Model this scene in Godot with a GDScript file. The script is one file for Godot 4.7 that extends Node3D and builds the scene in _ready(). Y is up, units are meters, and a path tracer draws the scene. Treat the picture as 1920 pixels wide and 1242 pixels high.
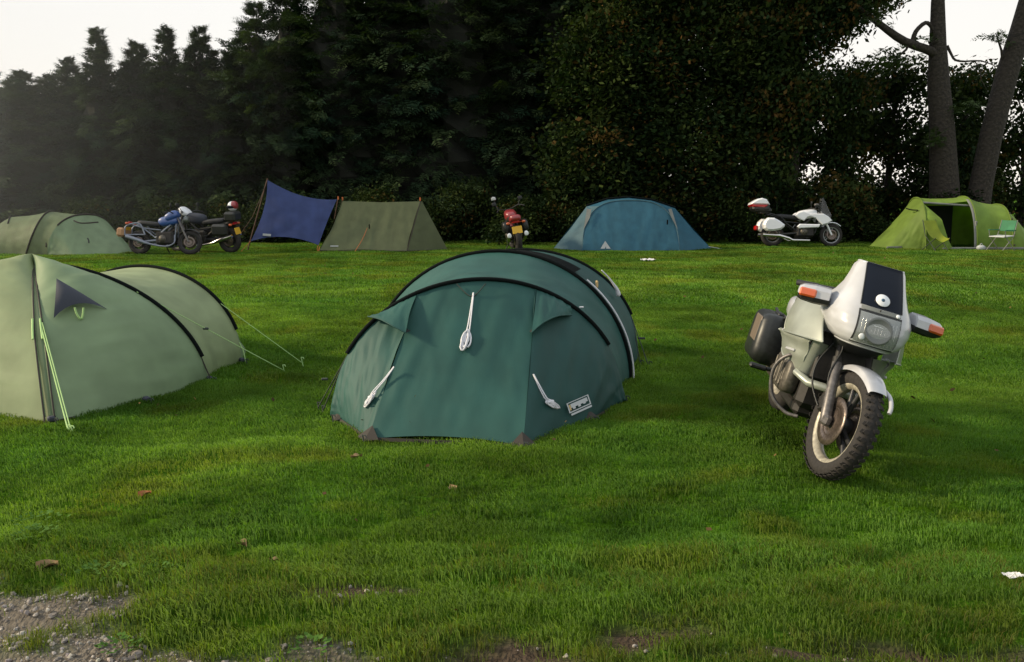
extends Node3D

# ---------------------------------------------------------------- shapes
class Sh:
	var st := SurfaceTool.new()
	var x := Transform3D()
	var g := 0
	var t := PackedVector3Array()
	func _init():
		st.begin(Mesh.PRIMITIVE_TRIANGLES)
	func tri(a: Vector3, b: Vector3, c: Vector3):
		t.append(x * a); t.append(x * b); t.append(x * c)
	func quad(a: Vector3, b: Vector3, c: Vector3, d: Vector3):
		tri(a, b, c); tri(a, c, d)
	func flush(smooth := true, solid := true):
		if t.size() == 0:
			return
		var cen := Vector3()
		for p in t:
			cen += p
		cen /= t.size()
		var vol := 0.0
		for i in range(0, t.size(), 3):
			vol += (t[i] - cen).dot((t[i + 1] - cen).cross(t[i + 2] - cen))
		var flip := solid and vol > 0.0
		g += 1
		st.set_smooth_group(g if smooth else -1)
		for i in range(0, t.size(), 3):
			st.add_vertex(t[i])
			st.add_vertex(t[i + 2] if flip else t[i + 1])
			st.add_vertex(t[i + 1] if flip else t[i + 2])
		t = PackedVector3Array()
	func mesh() -> ArrayMesh:
		flush()
		st.generate_normals()
		st.index()
		return st.commit()
	func grid(rows: Array, solid := false, smooth := true):
		for i in rows.size() - 1:
			var a: PackedVector3Array = rows[i]
			var b: PackedVector3Array = rows[i + 1]
			for j in a.size() - 1:
				quad(a[j], a[j + 1], b[j + 1], b[j])
		flush(smooth, solid)
	func tube(path: Array, r, sides := 8):
		var n := path.size()
		var rows := []
		var side := Vector3()
		for i in n:
			var d: Vector3 = (path[mini(i + 1, n - 1)] - path[maxi(i - 1, 0)]).normalized()
			if i == 0:
				side = d.cross(Vector3.UP if absf(d.y) < 0.9 else Vector3.RIGHT).normalized()
			else:
				side = (side - d * side.dot(d)).normalized()
			var up := side.cross(d)
			var rr: float = r[i] if r is Array else r
			var row := PackedVector3Array()
			for k in sides + 1:
				var a := TAU * k / sides
				row.append(path[i] + (side * cos(a) + up * sin(a)) * rr)
			rows.append(row)
		for i in n - 1:
			for k in sides:
				quad(rows[i][k], rows[i][k + 1], rows[i + 1][k + 1], rows[i + 1][k])
		flush(true, true)
		for e in [0, n - 1]:
			for k in sides:
				if e == 0:
					tri(path[0], rows[0][k + 1], rows[0][k])
				else:
					tri(path[e], rows[e][k], rows[e][k + 1])
		flush(false, false)
	func box(c: Vector3, s: Vector3, bv := 0.0, b := Basis()):
		var h := s / 2.0
		bv = minf(bv, minf(h.x, minf(h.y, h.z)) * 0.95)
		if bv <= 0.0:
			bv = 0.0005
		for ax in 3:
			for sg in [-1.0, 1.0]:
				var q := []
				for k in [[-1, -1], [1, -1], [1, 1], [-1, 1]]:
					var p := Vector3()
					p[ax] = sg * h[ax]
					p[(ax + 1) % 3] = k[0] * (h[(ax + 1) % 3] - bv)
					p[(ax + 2) % 3] = k[1] * (h[(ax + 2) % 3] - bv)
					q.append(c + b * p)
				if sg > 0:
					quad(q[3], q[2], q[1], q[0])
				else:
					quad(q[0], q[1], q[2], q[3])
		for ax in 3:
			var u := (ax + 1) % 3
			var w := (ax + 2) % 3
			for k in [[-1, -1], [1, -1], [1, 1], [-1, 1]]:
				var q := []
				for e in [[-1, 0], [1, 0], [1, 1], [-1, 1]]:
					var p := Vector3()
					p[ax] = e[0] * (h[ax] - bv)
					p[u] = k[0] * (h[u] - (bv if e[1] == 0 else 0.0))
					p[w] = k[1] * (h[w] - (0.0 if e[1] == 0 else bv))
					q.append(c + b * p)
				if k[0] * k[1] > 0:
					quad(q[0], q[1], q[2], q[3])
				else:
					quad(q[3], q[2], q[1], q[0])
		for i in 8:
			var s0 := Vector3(-1 if i & 1 else 1, -1 if i & 2 else 1, -1 if i & 4 else 1)
			var q := []
			for ax in 3:
				var p := s0 * (h - Vector3.ONE * bv)
				p[ax] = s0[ax] * h[ax]
				q.append(c + b * p)
			if s0.x * s0.y * s0.z > 0:
				tri(q[0], q[2], q[1])
			else:
				tri(q[0], q[1], q[2])
		flush(false, false)
	func pod(c: Vector3, h: Vector3, e := 0.6, b := Basis(), nu := 20, nv := 12):
		var rows := []
		for i in nv + 1:
			var f := -PI / 2 + PI * i / nv
			var row := PackedVector3Array()
			for j in nu + 1:
				var a := TAU * (j % nu) / nu
				var p := Vector3(sp(cos(f), e) * sp(cos(a), e) * h.x, sp(sin(f), e) * h.y, sp(cos(f), e) * sp(sin(a), e) * h.z)
				row.append(c + b * p)
			rows.append(row)
		grid(rows, true)
	static func sp(v: float, e: float) -> float:
		return signf(v) * pow(absf(v), e)
	func lathe(prof: Array, n := 24, closed := false):   # about the local X axis: prof of Vector2(radius, x)
		var rows := []
		for q in prof:
			var row := PackedVector3Array()
			for k in n + 1:
				var a := TAU * (k % n) / n
				row.append(Vector3(q.y, cos(a) * q.x, sin(a) * q.x))
			rows.append(row)
		if closed:
			rows.append(rows[0])
		grid(rows, true)
	func loft(secs: Array, caps := true, smooth := true):
		for i in secs.size() - 1:
			var a: PackedVector3Array = secs[i]
			var b: PackedVector3Array = secs[i + 1]
			var n := a.size()
			for j in n:
				quad(a[j], a[(j + 1) % n], b[(j + 1) % n], b[j])
		if caps:
			for e in [0, secs.size() - 1]:
				var s: PackedVector3Array = secs[e]
				var m := Vector3()
				for p in s:
					m += p
				m /= s.size()
				for j in s.size():
					if e == 0:
						tri(m, s[(j + 1) % s.size()], s[j])
					else:
						tri(m, s[j], s[(j + 1) % s.size()])
		flush(smooth, true)
	func extr(poly: PackedVector2Array, x0: float, x1: float, bv := 0.01):   # polygon of (z, y), thick along x
		var n := poly.size()
		var ins := PackedVector2Array()
		var ar := 0.0
		for i in n:
			ar += poly[i].cross(poly[(i + 1) % n])
		var sg := 1.0 if ar > 0 else -1.0
		for i in n:
			var d0 := (poly[i] - poly[(i + n - 1) % n]).normalized()
			var d1 := (poly[(i + 1) % n] - poly[i]).normalized()
			var nn := (Vector2(-d0.y, d0.x) + Vector2(-d1.y, d1.x)) * sg
			nn = nn / maxf(nn.length_squared() * 0.5, 0.6)
			ins.append(poly[i] + nn * bv)
		var lay := [[ins, x0], [poly, x0 + (bv if x1 > x0 else -bv)], [poly, x1 - (bv if x1 > x0 else -bv)], [ins, x1]]
		var secs := []
		for l in lay:
			var s := PackedVector3Array()
			for p in l[0]:
				s.append(Vector3(l[1], p.y, p.x))
			secs.append(s)
		for i in 3:
			for j in n:
				quad(secs[i][j], secs[i][(j + 1) % n], secs[i + 1][(j + 1) % n], secs[i + 1][j])
		var ix := Geometry2D.triangulate_polygon(ins)
		for e in [0, 3]:
			for k in range(0, ix.size(), 3):
				var a: Vector3 = secs[e][ix[k]]
				var b: Vector3 = secs[e][ix[k + 1]]
				var c: Vector3 = secs[e][ix[k + 2]]
				var nrm := (c - a).cross(b - a)
				var want := signf(x0 - x1) if e == 0 else signf(x1 - x0)
				if nrm.x * want * (1.0 if x.basis.determinant() > 0 else 1.0) > 0:
					tri(a, b, c)
				else:
					tri(a, c, b)
		flush(false, true)

# ---------------------------------------------------------------- nodes
var used := {}
func tag(o: Node3D, label: String, category: String, group := "", kind := ""):
	if label: o.set_meta("label", label)
	if category: o.set_meta("category", category)
	if group: o.set_meta("group", group)
	if kind: o.set_meta("kind", kind)
func numbered(n: String) -> String:
	used[n] = used.get(n, -1) + 1
	return n if used[n] == 0 else "%s_%03d" % [n, used[n]]
func thing(called: String, label: String, category: String, at := Vector3.ZERO, turn := 0.0, group := "") -> Node3D:
	var o := Node3D.new()
	o.name = numbered(called)
	add_child(o)
	o.position = at
	o.rotation.y = turn
	tag(o, label, category, group)
	return o
func part(called: String, sh, m: Material, parent: Node = self, label := "") -> MeshInstance3D:
	var o := MeshInstance3D.new()
	o.mesh = sh.mesh() if sh is Sh else sh
	o.material_override = m
	if parent == self:
		o.name = numbered(called)
		add_child(o)
	else:
		var n := 0
		var nm := called
		while parent.has_node(NodePath(nm)):
			n += 1
			nm = "%s_%03d" % [called, n]
		o.name = nm
		parent.add_child(o, true)
	if label: o.set_meta("label", label)
	return o
func group_part(called: String, parent: Node) -> Node3D:
	var o := Node3D.new()
	var n := 0
	var nm := called
	while parent.has_node(NodePath(nm)):
		n += 1
		nm = "%s_%03d" % [called, n]
	o.name = nm
	parent.add_child(o, true)
	return o

# ---------------------------------------------------------------- materials
var M := {}
func lin(r: float, g: float, b: float, a := 1.0) -> Color:
	var c := Color(r, g, b).linear_to_srgb()
	c.a = a
	return c
func mat(key: String, c: Color, rough := 0.6, metal := 0.0) -> StandardMaterial3D:
	var m := StandardMaterial3D.new()
	m.albedo_color = c
	m.roughness = rough
	m.metallic = metal
	m.cull_mode = BaseMaterial3D.CULL_DISABLED
	m.resource_name = key
	M[key] = m
	return m
func noise_tex(freq: float, lo: float, hi: float, sd: int, size := 256, oct := 4) -> NoiseTexture2D:
	var n := FastNoiseLite.new()
	n.noise_type = FastNoiseLite.TYPE_SIMPLEX_SMOOTH
	n.frequency = freq
	n.fractal_octaves = oct
	n.seed = sd
	var t := NoiseTexture2D.new()
	t.width = size
	t.height = size
	t.seamless = true
	t.noise = n
	var gr := Gradient.new()
	gr.set_color(0, Color(lo, lo, lo))
	gr.set_color(1, Color(hi, hi, hi))
	t.color_ramp = gr
	return t
func noise_normal(freq: float, sd: int, strength := 4.0, size := 256) -> NoiseTexture2D:
	var n := FastNoiseLite.new()
	n.frequency = freq
	n.seed = sd
	n.fractal_octaves = 3
	var t := NoiseTexture2D.new()
	t.width = size
	t.height = size
	t.seamless = true
	t.noise = n
	t.as_normal_map = true
	t.bump_strength = strength
	return t
func worn(m: StandardMaterial3D, tex: Texture2D, nrm: Texture2D, scale := 1.0, ns := 0.5):
	m.albedo_texture = tex
	m.uv1_triplanar = true
	m.uv1_scale = Vector3.ONE * scale
	if nrm:
		m.normal_enabled = true
		m.normal_texture = nrm
		m.normal_scale = ns
func materials():
	var dirt := noise_tex(0.012, 0.82, 1.0, 3)
	var dirt2 := noise_tex(0.02, 0.6, 1.0, 7)
	var cloth_n := noise_normal(0.012, 5, 3.0)
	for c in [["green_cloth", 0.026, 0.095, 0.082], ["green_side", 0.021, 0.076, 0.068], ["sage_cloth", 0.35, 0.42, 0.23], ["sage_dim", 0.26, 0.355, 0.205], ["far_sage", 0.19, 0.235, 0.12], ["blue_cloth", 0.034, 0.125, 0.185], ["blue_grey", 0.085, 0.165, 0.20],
			["lime_cloth", 0.205, 0.32, 0.05], ["lime_dark", 0.13, 0.205, 0.033], ["olive_cloth", 0.10, 0.118, 0.055], ["tarp_blue", 0.048, 0.072, 0.20], ["grey_trim", 0.26, 0.27, 0.25], ["chair_green", 0.04, 0.20, 0.10], ["chair_lime", 0.30, 0.36, 0.03]]:
		var m := mat(c[0], lin(c[1], c[2], c[3]), 0.62)
		worn(m, dirt, cloth_n, 0.8, 0.35)
		m.backlight_enabled = true
		m.backlight = lin(c[1] * 1.2, c[2] * 1.2, c[3] * 1.2)
		m.metallic_specular = 0.35
	mat("black_web", lin(0.007, 0.009, 0.009), 0.85).metallic_specular = 0.15
	mat("dark_cloth", lin(0.03, 0.035, 0.05), 0.8)
	mat("black_mesh", lin(0.006, 0.009, 0.008), 0.9)
	mat("hem_brown", lin(0.035, 0.03, 0.025), 0.9)
	mat("cord_white", lin(0.62, 0.62, 0.66), 0.8)
	mat("cord_lime", lin(0.34, 0.52, 0.20), 0.7)
	mat("cord_dark", lin(0.03, 0.04, 0.035), 0.8)
	mat("cord_orange", lin(0.45, 0.12, 0.03), 0.7)
	mat("pole_brown", lin(0.10, 0.045, 0.03), 0.6)
	mat("label_white", lin(0.45, 0.47, 0.48), 0.8)
	mat("label_dark", lin(0.02, 0.03, 0.035), 0.8)
	mat("label_gold", lin(0.5, 0.36, 0.16), 0.8)
	mat("white_paper", lin(0.7, 0.68, 0.66), 0.9)
	# motorcycles
	var p := mat("pearl_paint", lin(0.52, 0.53, 0.56), 0.28, 0.0)
	p.clearcoat_enabled = true
	p.clearcoat = 0.7
	p.clearcoat_roughness = 0.12
	worn(p, dirt, null, 1.5)
	p = mat("silver_green", lin(0.34, 0.37, 0.32), 0.34, 0.25)
	p.clearcoat_enabled = true
	p.clearcoat = 0.5
	worn(p, dirt, null, 1.5)
	p = mat("white_paint", lin(0.74, 0.75, 0.78), 0.25)
	p.clearcoat_enabled = true
	p = mat("red_paint", lin(0.27, 0.014, 0.018), 0.25)
	p.clearcoat_enabled = true
	p = mat("blue_paint", lin(0.015, 0.065, 0.26), 0.3)
	p.clearcoat_enabled = true
	mat("frame_silver", lin(0.20, 0.22, 0.27), 0.4, 0.4)
	mat("screen_navy", lin(0.007, 0.010, 0.018), 0.22).metallic_specular = 0.25
	mat("tinted_screen", lin(0.02, 0.025, 0.03, 0.45), 0.1).transparency = BaseMaterial3D.TRANSPARENCY_ALPHA
	worn(mat("tyre", lin(0.030, 0.026, 0.024), 0.85), dirt2, cloth_n, 6.0, 0.4)
	worn(mat("rim_cream", lin(0.52, 0.48, 0.38), 0.45, 0.2), dirt2, null, 5.0)
	mat("rim_dark", lin(0.03, 0.03, 0.032), 0.4, 0.3)
	mat("rim_grey", lin(0.30, 0.31, 0.31), 0.4, 0.5)
	worn(mat("fork_grey", lin(0.20, 0.185, 0.18), 0.45, 0.4), dirt2, null, 6.0)
	worn(mat("engine_metal", lin(0.16, 0.145, 0.12), 0.5, 0.5), dirt2, cloth_n, 5.0, 0.5)
	worn(mat("engine_dark", lin(0.025, 0.022, 0.02), 0.6, 0.2), dirt2, null, 5.0)
	mat("chrome", lin(0.62, 0.60, 0.58), 0.16, 0.95)
	worn(mat("disc_steel", lin(0.24, 0.19, 0.16), 0.35, 0.7), dirt2, null, 8.0)
	worn(mat("black_plastic", lin(0.016, 0.018, 0.018), 0.5), dirt2, null, 4.0)
	worn(mat("black_case", lin(0.02, 0.023, 0.022), 0.42), dirt2, cloth_n, 4.0, 0.25)
	mat("case_trim", lin(0.13, 0.10, 0.075), 0.5)
	mat("seat_black", lin(0.014, 0.014, 0.016), 0.6)
	p = mat("amber_lens", lin(0.55, 0.09, 0.012), 0.18)
	p.clearcoat_enabled = true
	p = mat("red_lens", lin(0.40, 0.01, 0.01), 0.18)
	mat("lens_back", lin(0.13, 0.14, 0.135), 0.3, 0.5)
	mat("reflector", lin(0.75, 0.75, 0.74), 0.12, 0.9)
	var gl := mat("lamp_glass", lin(0.9, 0.95, 0.93, 0.14), 0.06)
	gl.transparency = BaseMaterial3D.TRANSPARENCY_ALPHA
	mat("mirror_glass", lin(0.9, 0.9, 0.92), 0.03, 1.0)
	mat("badge_white", lin(0.72, 0.74, 0.76), 0.35)
	mat("badge_blue", lin(0.03, 0.08, 0.14), 0.35)
	mat("plate_yellow", lin(0.62, 0.36, 0.015), 0.5)
	mat("plate_ink", lin(0.02, 0.02, 0.02), 0.6)
	mat("tan_case", lin(0.36, 0.20, 0.10), 0.6)
	# plants and ground
	worn(mat("bark", lin(0.06, 0.047, 0.036), 0.9), noise_tex(0.03, 0.45, 1.0, 21, 256, 5), noise_normal(0.03, 22, 8.0), 1.1, 1.0)
	worn(mat("bark_dark", lin(0.04, 0.032, 0.026), 0.9), dirt2, noise_normal(0.04, 23, 8.0), 1.5, 1.0)
	for k in ["leaf", "needle", "grass_blade"]:
		var m := mat(k, Color.WHITE, 0.6 if k != "grass_blade" else 0.55)
		m.vertex_color_use_as_albedo = true
		m.metallic_specular = 0.12
		m.backlight_enabled = true
		m.backlight = Color(0.95, 1.0, 0.6) if k == "grass_blade" else Color(0.6, 0.65, 0.35)
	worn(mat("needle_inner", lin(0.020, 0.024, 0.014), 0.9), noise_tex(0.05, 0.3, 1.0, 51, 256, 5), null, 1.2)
	var e := mat("earth", Color.WHITE, 0.95)
	e.vertex_color_use_as_albedo = true
	e.metallic_specular = 0.1
	worn(e, noise_tex(0.05, 0.62, 1.0, 31, 512, 5), noise_normal(0.06, 33, 8.0, 512), 1.3, 1.0)
	e.uv1_world_triplanar = true
	var pb := mat("pebble", Color.WHITE, 0.9)
	pb.vertex_color_use_as_albedo = true
	worn(mat("stone", lin(0.32, 0.28, 0.24), 0.9), dirt2, noise_normal(0.03, 35, 5.0), 9.0, 0.8)
	mat("weed_leaf", lin(0.06, 0.125, 0.022), 0.7).metallic_specular = 0.15
	mat("dead_leaf", lin(0.22, 0.14, 0.065), 0.8)
	mat("dead_leaf_orange", lin(0.30, 0.11, 0.035), 0.8)

# ---------------------------------------------------------------- ground
var na := FastNoiseLite.new()
var nb := FastNoiseLite.new()
var bare_spots := [
	# x, z, radius x, radius z, strength, gravel
	[-2.1, -3.02, 0.80, 0.42, 1.0, 1.0], [-1.5, -2.78, 0.62, 0.24, 1.0, 1.0], [-0.95, -2.72, 0.5, 0.17, 0.95, 1.0], [-0.62, -3.2, 0.36, 0.10, 0.95, 0.15],
	[-0.66, -2.78, 0.34, 0.12, 0.9, 0.9], [-0.05, -2.76, 0.46, 0.19, 1.0, 0.08], [0.5, -2.88, 0.34, 0.15, 1.0, 0.05], [1.05, -2.78, 0.45, 0.15, 1.0, 0.08], [1.75, -2.74, 0.4, 0.13, 0.9, 0.08], [-2.6, -2.6, 1.0, 0.5, 1.0, 1.0]]
func bare(x: float, z: float) -> Vector2:
	var b := 0.0
	var gr := 0.0
	if z > -4.2:
		var w := na.get_noise_2d(x * 45.0, z * 45.0) * 0.75 + nb.get_noise_2d(x * 160.0, z * 160.0) * 0.55
		for s in bare_spots:
			var d := Vector2((x - s[0]) / s[2], (z - s[1]) / s[3]).length()
			var k: float = clampf((1.0 - d + w * 0.8) * 2.2, 0.0, 1.0) * s[4]
			if k > b:
				b = k
				gr = s[5]
	return Vector2(b, gr)
func gh(x: float, z: float) -> float:
	var far := clampf((-z - 5.0) / 6.0, 0.0, 1.0)
	var h := na.get_noise_2d(x * 9.0, z * 16.0) * 0.035
	h += nb.get_noise_2d(x * 22.0 + z * 5.0, z * 60.0) * 0.042 * (1.0 - far * 0.55)
	if Vector2(x, z).length() > 60.0:
		h *= 0.2
	if z > -5.0:
		var rid := 1.0 - absf(na.get_noise_2d(x * 32.0 + 40.0, z * 95.0 - 20.0)) * 3.2
		h -= maxf(rid, 0.0) * 0.045 * clampf((z + 5.0) * 1.4, 0.0, 1.0)
	if z > -4.2:
		h -= bare(x, z).x * 0.018
	return h
func axis_steps(a: float, b: float, near: float, c: float, grow: float, limit: float) -> PackedFloat32Array:
	var lo := []
	var v := a
	var d := near
	while v > -limit:
		d *= grow
		v -= d
		lo.append(v)
	lo.reverse()
	var out := PackedFloat32Array(lo)
	var n := int((b - a) / near)
	for i in n + 1:
		out.append(a + (b - a) * i / n)
	v = b
	d = near
	while v < limit:
		d *= grow
		v += d
		out.append(v)
	return out
func build_ground():
	var xs := axis_steps(-15.0, 15.0, 0.13, 0, 1.25, 420.0)
	var zs := PackedFloat32Array()
	var z := -420.0
	var back := []
	var dd := 0.2
	var v := -30.0
	while v > -420.0:
		dd *= 1.25
		v -= dd
		back.append(v)
	back.reverse()
	zs = PackedFloat32Array(back)
	z = -30.0
	while z < -1.5:
		zs.append(z)
		z += 0.2 if z < -12.0 else (0.1 if z < -5.5 else 0.045)
	dd = 0.1
	while z < 420.0:
		zs.append(z)
		dd *= 1.25
		z += dd
	var nx := xs.size()
	var nz := zs.size()
	var vs := PackedVector3Array()
	var cs := PackedColorArray()
	var ns := PackedVector3Array()
	for j in nz:
		for i in nx:
			var x := xs[i]
			var zz := zs[j]
			vs.append(Vector3(x, gh(x, zz), zz))
			var b := bare(x, zz)
			var t := 0.5 + 0.5 * na.get_noise_2d(x * 30.0, zz * 30.0)
			var c := Color(0.050, 0.14, 0.008).lerp(Color(0.085, 0.18, 0.012), t)
			var so := Color(0.085, 0.062, 0.045).lerp(Color(0.215, 0.185, 0.15), b.y)
			c = c.lerp(so, b.x)
			cs.append(c)
			ns.append(Vector3.UP)
	var ix := PackedInt32Array()
	for j in nz - 1:
		for i in nx - 1:
			var a := j * nx + i
			ix.append_array([a, a + 1, a + nx + 1, a, a + nx + 1, a + nx])
			if j > 0 and i > 0:
				var dx := (vs[a + 1].y - vs[a - 1].y) / (xs[i + 1] - xs[i - 1])
				var dz := (vs[a + nx].y - vs[a - nx].y) / (zs[j + 1] - zs[j - 1])
				ns[a] = Vector3(-dx, 1, -dz).normalized()
	var arr := []
	arr.resize(Mesh.ARRAY_MAX)
	arr[Mesh.ARRAY_VERTEX] = vs
	arr[Mesh.ARRAY_NORMAL] = ns
	arr[Mesh.ARRAY_COLOR] = cs
	arr[Mesh.ARRAY_INDEX] = ix
	var am := ArrayMesh.new()
	am.add_surface_from_arrays(Mesh.PRIMITIVE_TRIANGLES, arr)
	tag(part("ground", am, M.earth), "grass field with bare gravelly earth along the front edge", "ground", "", "structure")

func wound(vs: PackedVector3Array, ns: PackedVector3Array) -> PackedVector3Array:   # each face turned so that its front looks along its normal
	for i in range(0, vs.size(), 3):
		if (vs[i + 2] - vs[i]).cross(vs[i + 1] - vs[i]).dot(ns[i]) < 0.0:
			var k := vs[i + 1]
			vs[i + 1] = vs[i + 2]
			vs[i + 2] = k
	return vs
func blade_clump(rng: RandomNumberGenerator, n: int, rad: float, h: float, w: float) -> ArrayMesh:
	var vs := PackedVector3Array()
	var cs := PackedColorArray()
	var ns := PackedVector3Array()
	for i in n:
		var a := rng.randf() * TAU
		var p := Vector3(cos(a), 0, sin(a)) * rad * sqrt(rng.randf())
		var b := rng.randf() * TAU
		var side := Vector3(cos(b), 0, sin(b)) * w * rng.randf_range(0.7, 1.3)
		var lean := Vector3(rng.randf_range(-1, 1), 0, rng.randf_range(-1, 1))
		var hh := h * rng.randf_range(0.6, 1.25)
		var m := p + Vector3(0, hh * 0.6, 0) + lean * hh * 0.22
		var t := p + Vector3(0, hh * 0.95, 0) + lean * hh * 0.7
		var sh := rng.randf_range(0.75, 1.2)
		var c := Color(sh, sh, sh * rng.randf_range(0.7, 1.1))
		if rng.randf() < 0.06:
			c = Color(2.4, 1.25, 2.2)
		p.y -= 0.012
		var nr := (Vector3.UP * 1.2 + lean * 0.6 + side.cross(Vector3.UP).normalized() * 0.5).normalized()
		for q in [p - side, p + side, m + side * 0.8, p - side, m + side * 0.8, m - side * 0.8, m - side * 0.8, m + side * 0.8, t]:
			vs.append(q)
			cs.append(c)
			ns.append(nr)
	var arr := []
	arr.resize(Mesh.ARRAY_MAX)
	arr[Mesh.ARRAY_VERTEX] = wound(vs, ns)
	arr[Mesh.ARRAY_NORMAL] = ns
	arr[Mesh.ARRAY_COLOR] = cs
	var am := ArrayMesh.new()
	am.add_surface_from_arrays(Mesh.PRIMITIVE_TRIANGLES, arr)
	return am
func build_grass():
	var rng := RandomNumberGenerator.new()
	rng.seed = 77
	# depth from, to, clumps per square metre, blades, clump radius, height, half width
	var bands := [[2.3, 4.0, 5600.0, 6, 0.035, 0.023, 0.0013], [4.0, 7.0, 2600.0, 7, 0.045, 0.025, 0.0018], [7.0, 12.0, 900.0, 9, 0.08, 0.028, 0.0028], [12.0, 31.0, 200.0, 12, 0.16, 0.035, 0.006]]
	var name_of := ["short grass in the foreground with dry stems", "mown grass around the two front tents", "mown grass across the middle of the field", "grass at the back of the field under the trees"]
	for bi in bands.size():
		var b = bands[bi]
		var mesh := blade_clump(rng, b[3], b[4], b[5], b[6])
		var ps := []
		var cs := []
		var area: float = 0.64 * (b[1] * b[1] - b[0] * b[0])
		var n := int(area * b[2])
		for i in n:
			var d := sqrt(lerpf(b[0] * b[0], b[1] * b[1], rng.randf()))
			var x := rng.randf_range(-0.64, 0.64) * d
			var br := bare(x, -d)
			if rng.randf() < br.x * (1.06 if br.y > 0.6 else 0.97):
				continue
			var s := rng.randf_range(0.75, 1.25)
			var tuft := nb.get_noise_2d(x * 60.0, d * 60.0)
			s *= maxf(1.0 + tuft * 0.5, 0.85)
			if d < 3.6:
				s *= 1.15
			ps.append(Transform3D(Basis(Vector3.UP, rng.randf() * TAU).scaled(Vector3(s, s, s)), Vector3(x, gh(x, -d), -d)))
			var t := 0.5 + 0.5 * na.get_noise_2d(x * 14.0, d * 14.0) + rng.randf_range(-0.2, 0.2)
			var y := nb.get_noise_2d(x * 24.0 + 9.0, d * lerpf(55.0, 26.0, clampf(d * 0.07, 0.0, 1.0))) + clampf((d - 8.0) * 0.025, 0.0, 0.25)
			var c := Color(0.098, 0.222, 0.040).lerp(Color(0.205, 0.335, 0.060), clampf(t * 1.4 - 0.2, 0, 1))
			c = c.lerp(Color(0.26, 0.25, 0.04), clampf(y * 1.5 - 0.42, 0.0, 0.4))
			c *= clampf(1.0 + 0.42 * na.get_noise_2d(x * 10.0 + 70.0, d * lerpf(24.0, 9.0, clampf(d * 0.08, 0.0, 1.0))) + 0.4 * nb.get_noise_2d(x * 45.0 + d * 8.0, d * 60.0), 0.55, 1.5)
			if d < 3.7:
				c = c.lerp(Color(0.15, 0.22, 0.045), clampf((3.7 - d) * 0.65, 0, 0.7))
			if br.x > 0.15:
				c = c.lerp(Color(0.14, 0.12, 0.04), 0.6 * rng.randf())
			cs.append(c)
		var mm := MultiMesh.new()
		mm.transform_format = MultiMesh.TRANSFORM_3D
		mm.use_colors = true
		mm.mesh = mesh
		mm.instance_count = ps.size()
		for i in ps.size():
			mm.set_instance_transform(i, ps[i])
			mm.set_instance_color(i, cs[i])
		var o := MultiMeshInstance3D.new()
		o.multimesh = mm
		o.material_override = M.grass_blade
		o.name = numbered("grass")
		add_child(o)
		tag(o, name_of[bi], "grass", "", "stuff")
func build_straw():
	var rng := RandomNumberGenerator.new()
	rng.seed = 91
	var mesh := blade_clump(rng, 4, 0.03, 0.055, 0.0011)
	var ps := []
	var cs := []
	for i in 9000:
		var d := lerpf(2.4, 3.7, pow(rng.randf(), 1.2))
		var x := rng.randf_range(-0.64, 0.64) * d
		var b := bare(x, -d).x
		if b > 0.75 or na.get_noise_2d(x * 40.0, d * 60.0) < -0.05:
			continue
		ps.append(Transform3D(Basis(Vector3.UP, rng.randf() * TAU).scaled(Vector3.ONE * rng.randf_range(0.6, 1.2)), Vector3(x, gh(x, -d), -d)))
		cs.append(Color(0.26, 0.23, 0.09).lerp(Color(0.13, 0.20, 0.03), rng.randf()))
	var o := crown_of(ps, cs, mesh, M.grass_blade, self, "dry_grass")
	tag(o, "straw coloured stems standing in the scruffy grass along the front edge", "grass", "", "stuff")
	var lm := leaf_mesh(rng, 1, 0.03)
	ps = []
	cs = []
	for i in 420:
		var d := sqrt(lerpf(9.0, 260.0, rng.randf()))
		var x := rng.randf_range(-0.62, 0.62) * d
		ps.append(Transform3D(Basis.from_euler(Vector3(rng.randf_range(-0.5, 0.5), rng.randf() * TAU, rng.randf_range(-0.5, 0.5))).scaled(Vector3.ONE * rng.randf_range(0.5, 1.3)), Vector3(x, gh(x, -d) + 0.022, -d)))
		cs.append(Color(0.16, 0.10, 0.04).lerp(Color(0.05, 0.035, 0.02), rng.randf()))
	o = crown_of(ps, cs, lm, M.leaf, self, "leaf_litter")
	tag(o, "small brown leaf bits scattered over the lawn", "leaf litter", "", "stuff")
func rock_mesh(rng: RandomNumberGenerator, e := 0.8) -> ArrayMesh:
	var sh := Sh.new()
	var rows := []
	for i in 5:
		var f := -PI / 2 + PI * i / 4
		var row := PackedVector3Array()
		for j in 8:
			var a := TAU * (j % 7) / 7
			row.append(Vector3(cos(f) * cos(a), sin(f) * 0.6, cos(f) * sin(a)))
		rows.append(row)
	for i in range(1, 4):
		for j in 7:
			var k := rng.randf_range(0.7, 1.15)
			rows[i][j] *= k
			if j == 0: rows[i][7] = rows[i][0]
	sh.grid(rows, true, false)
	return sh.mesh()
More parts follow.
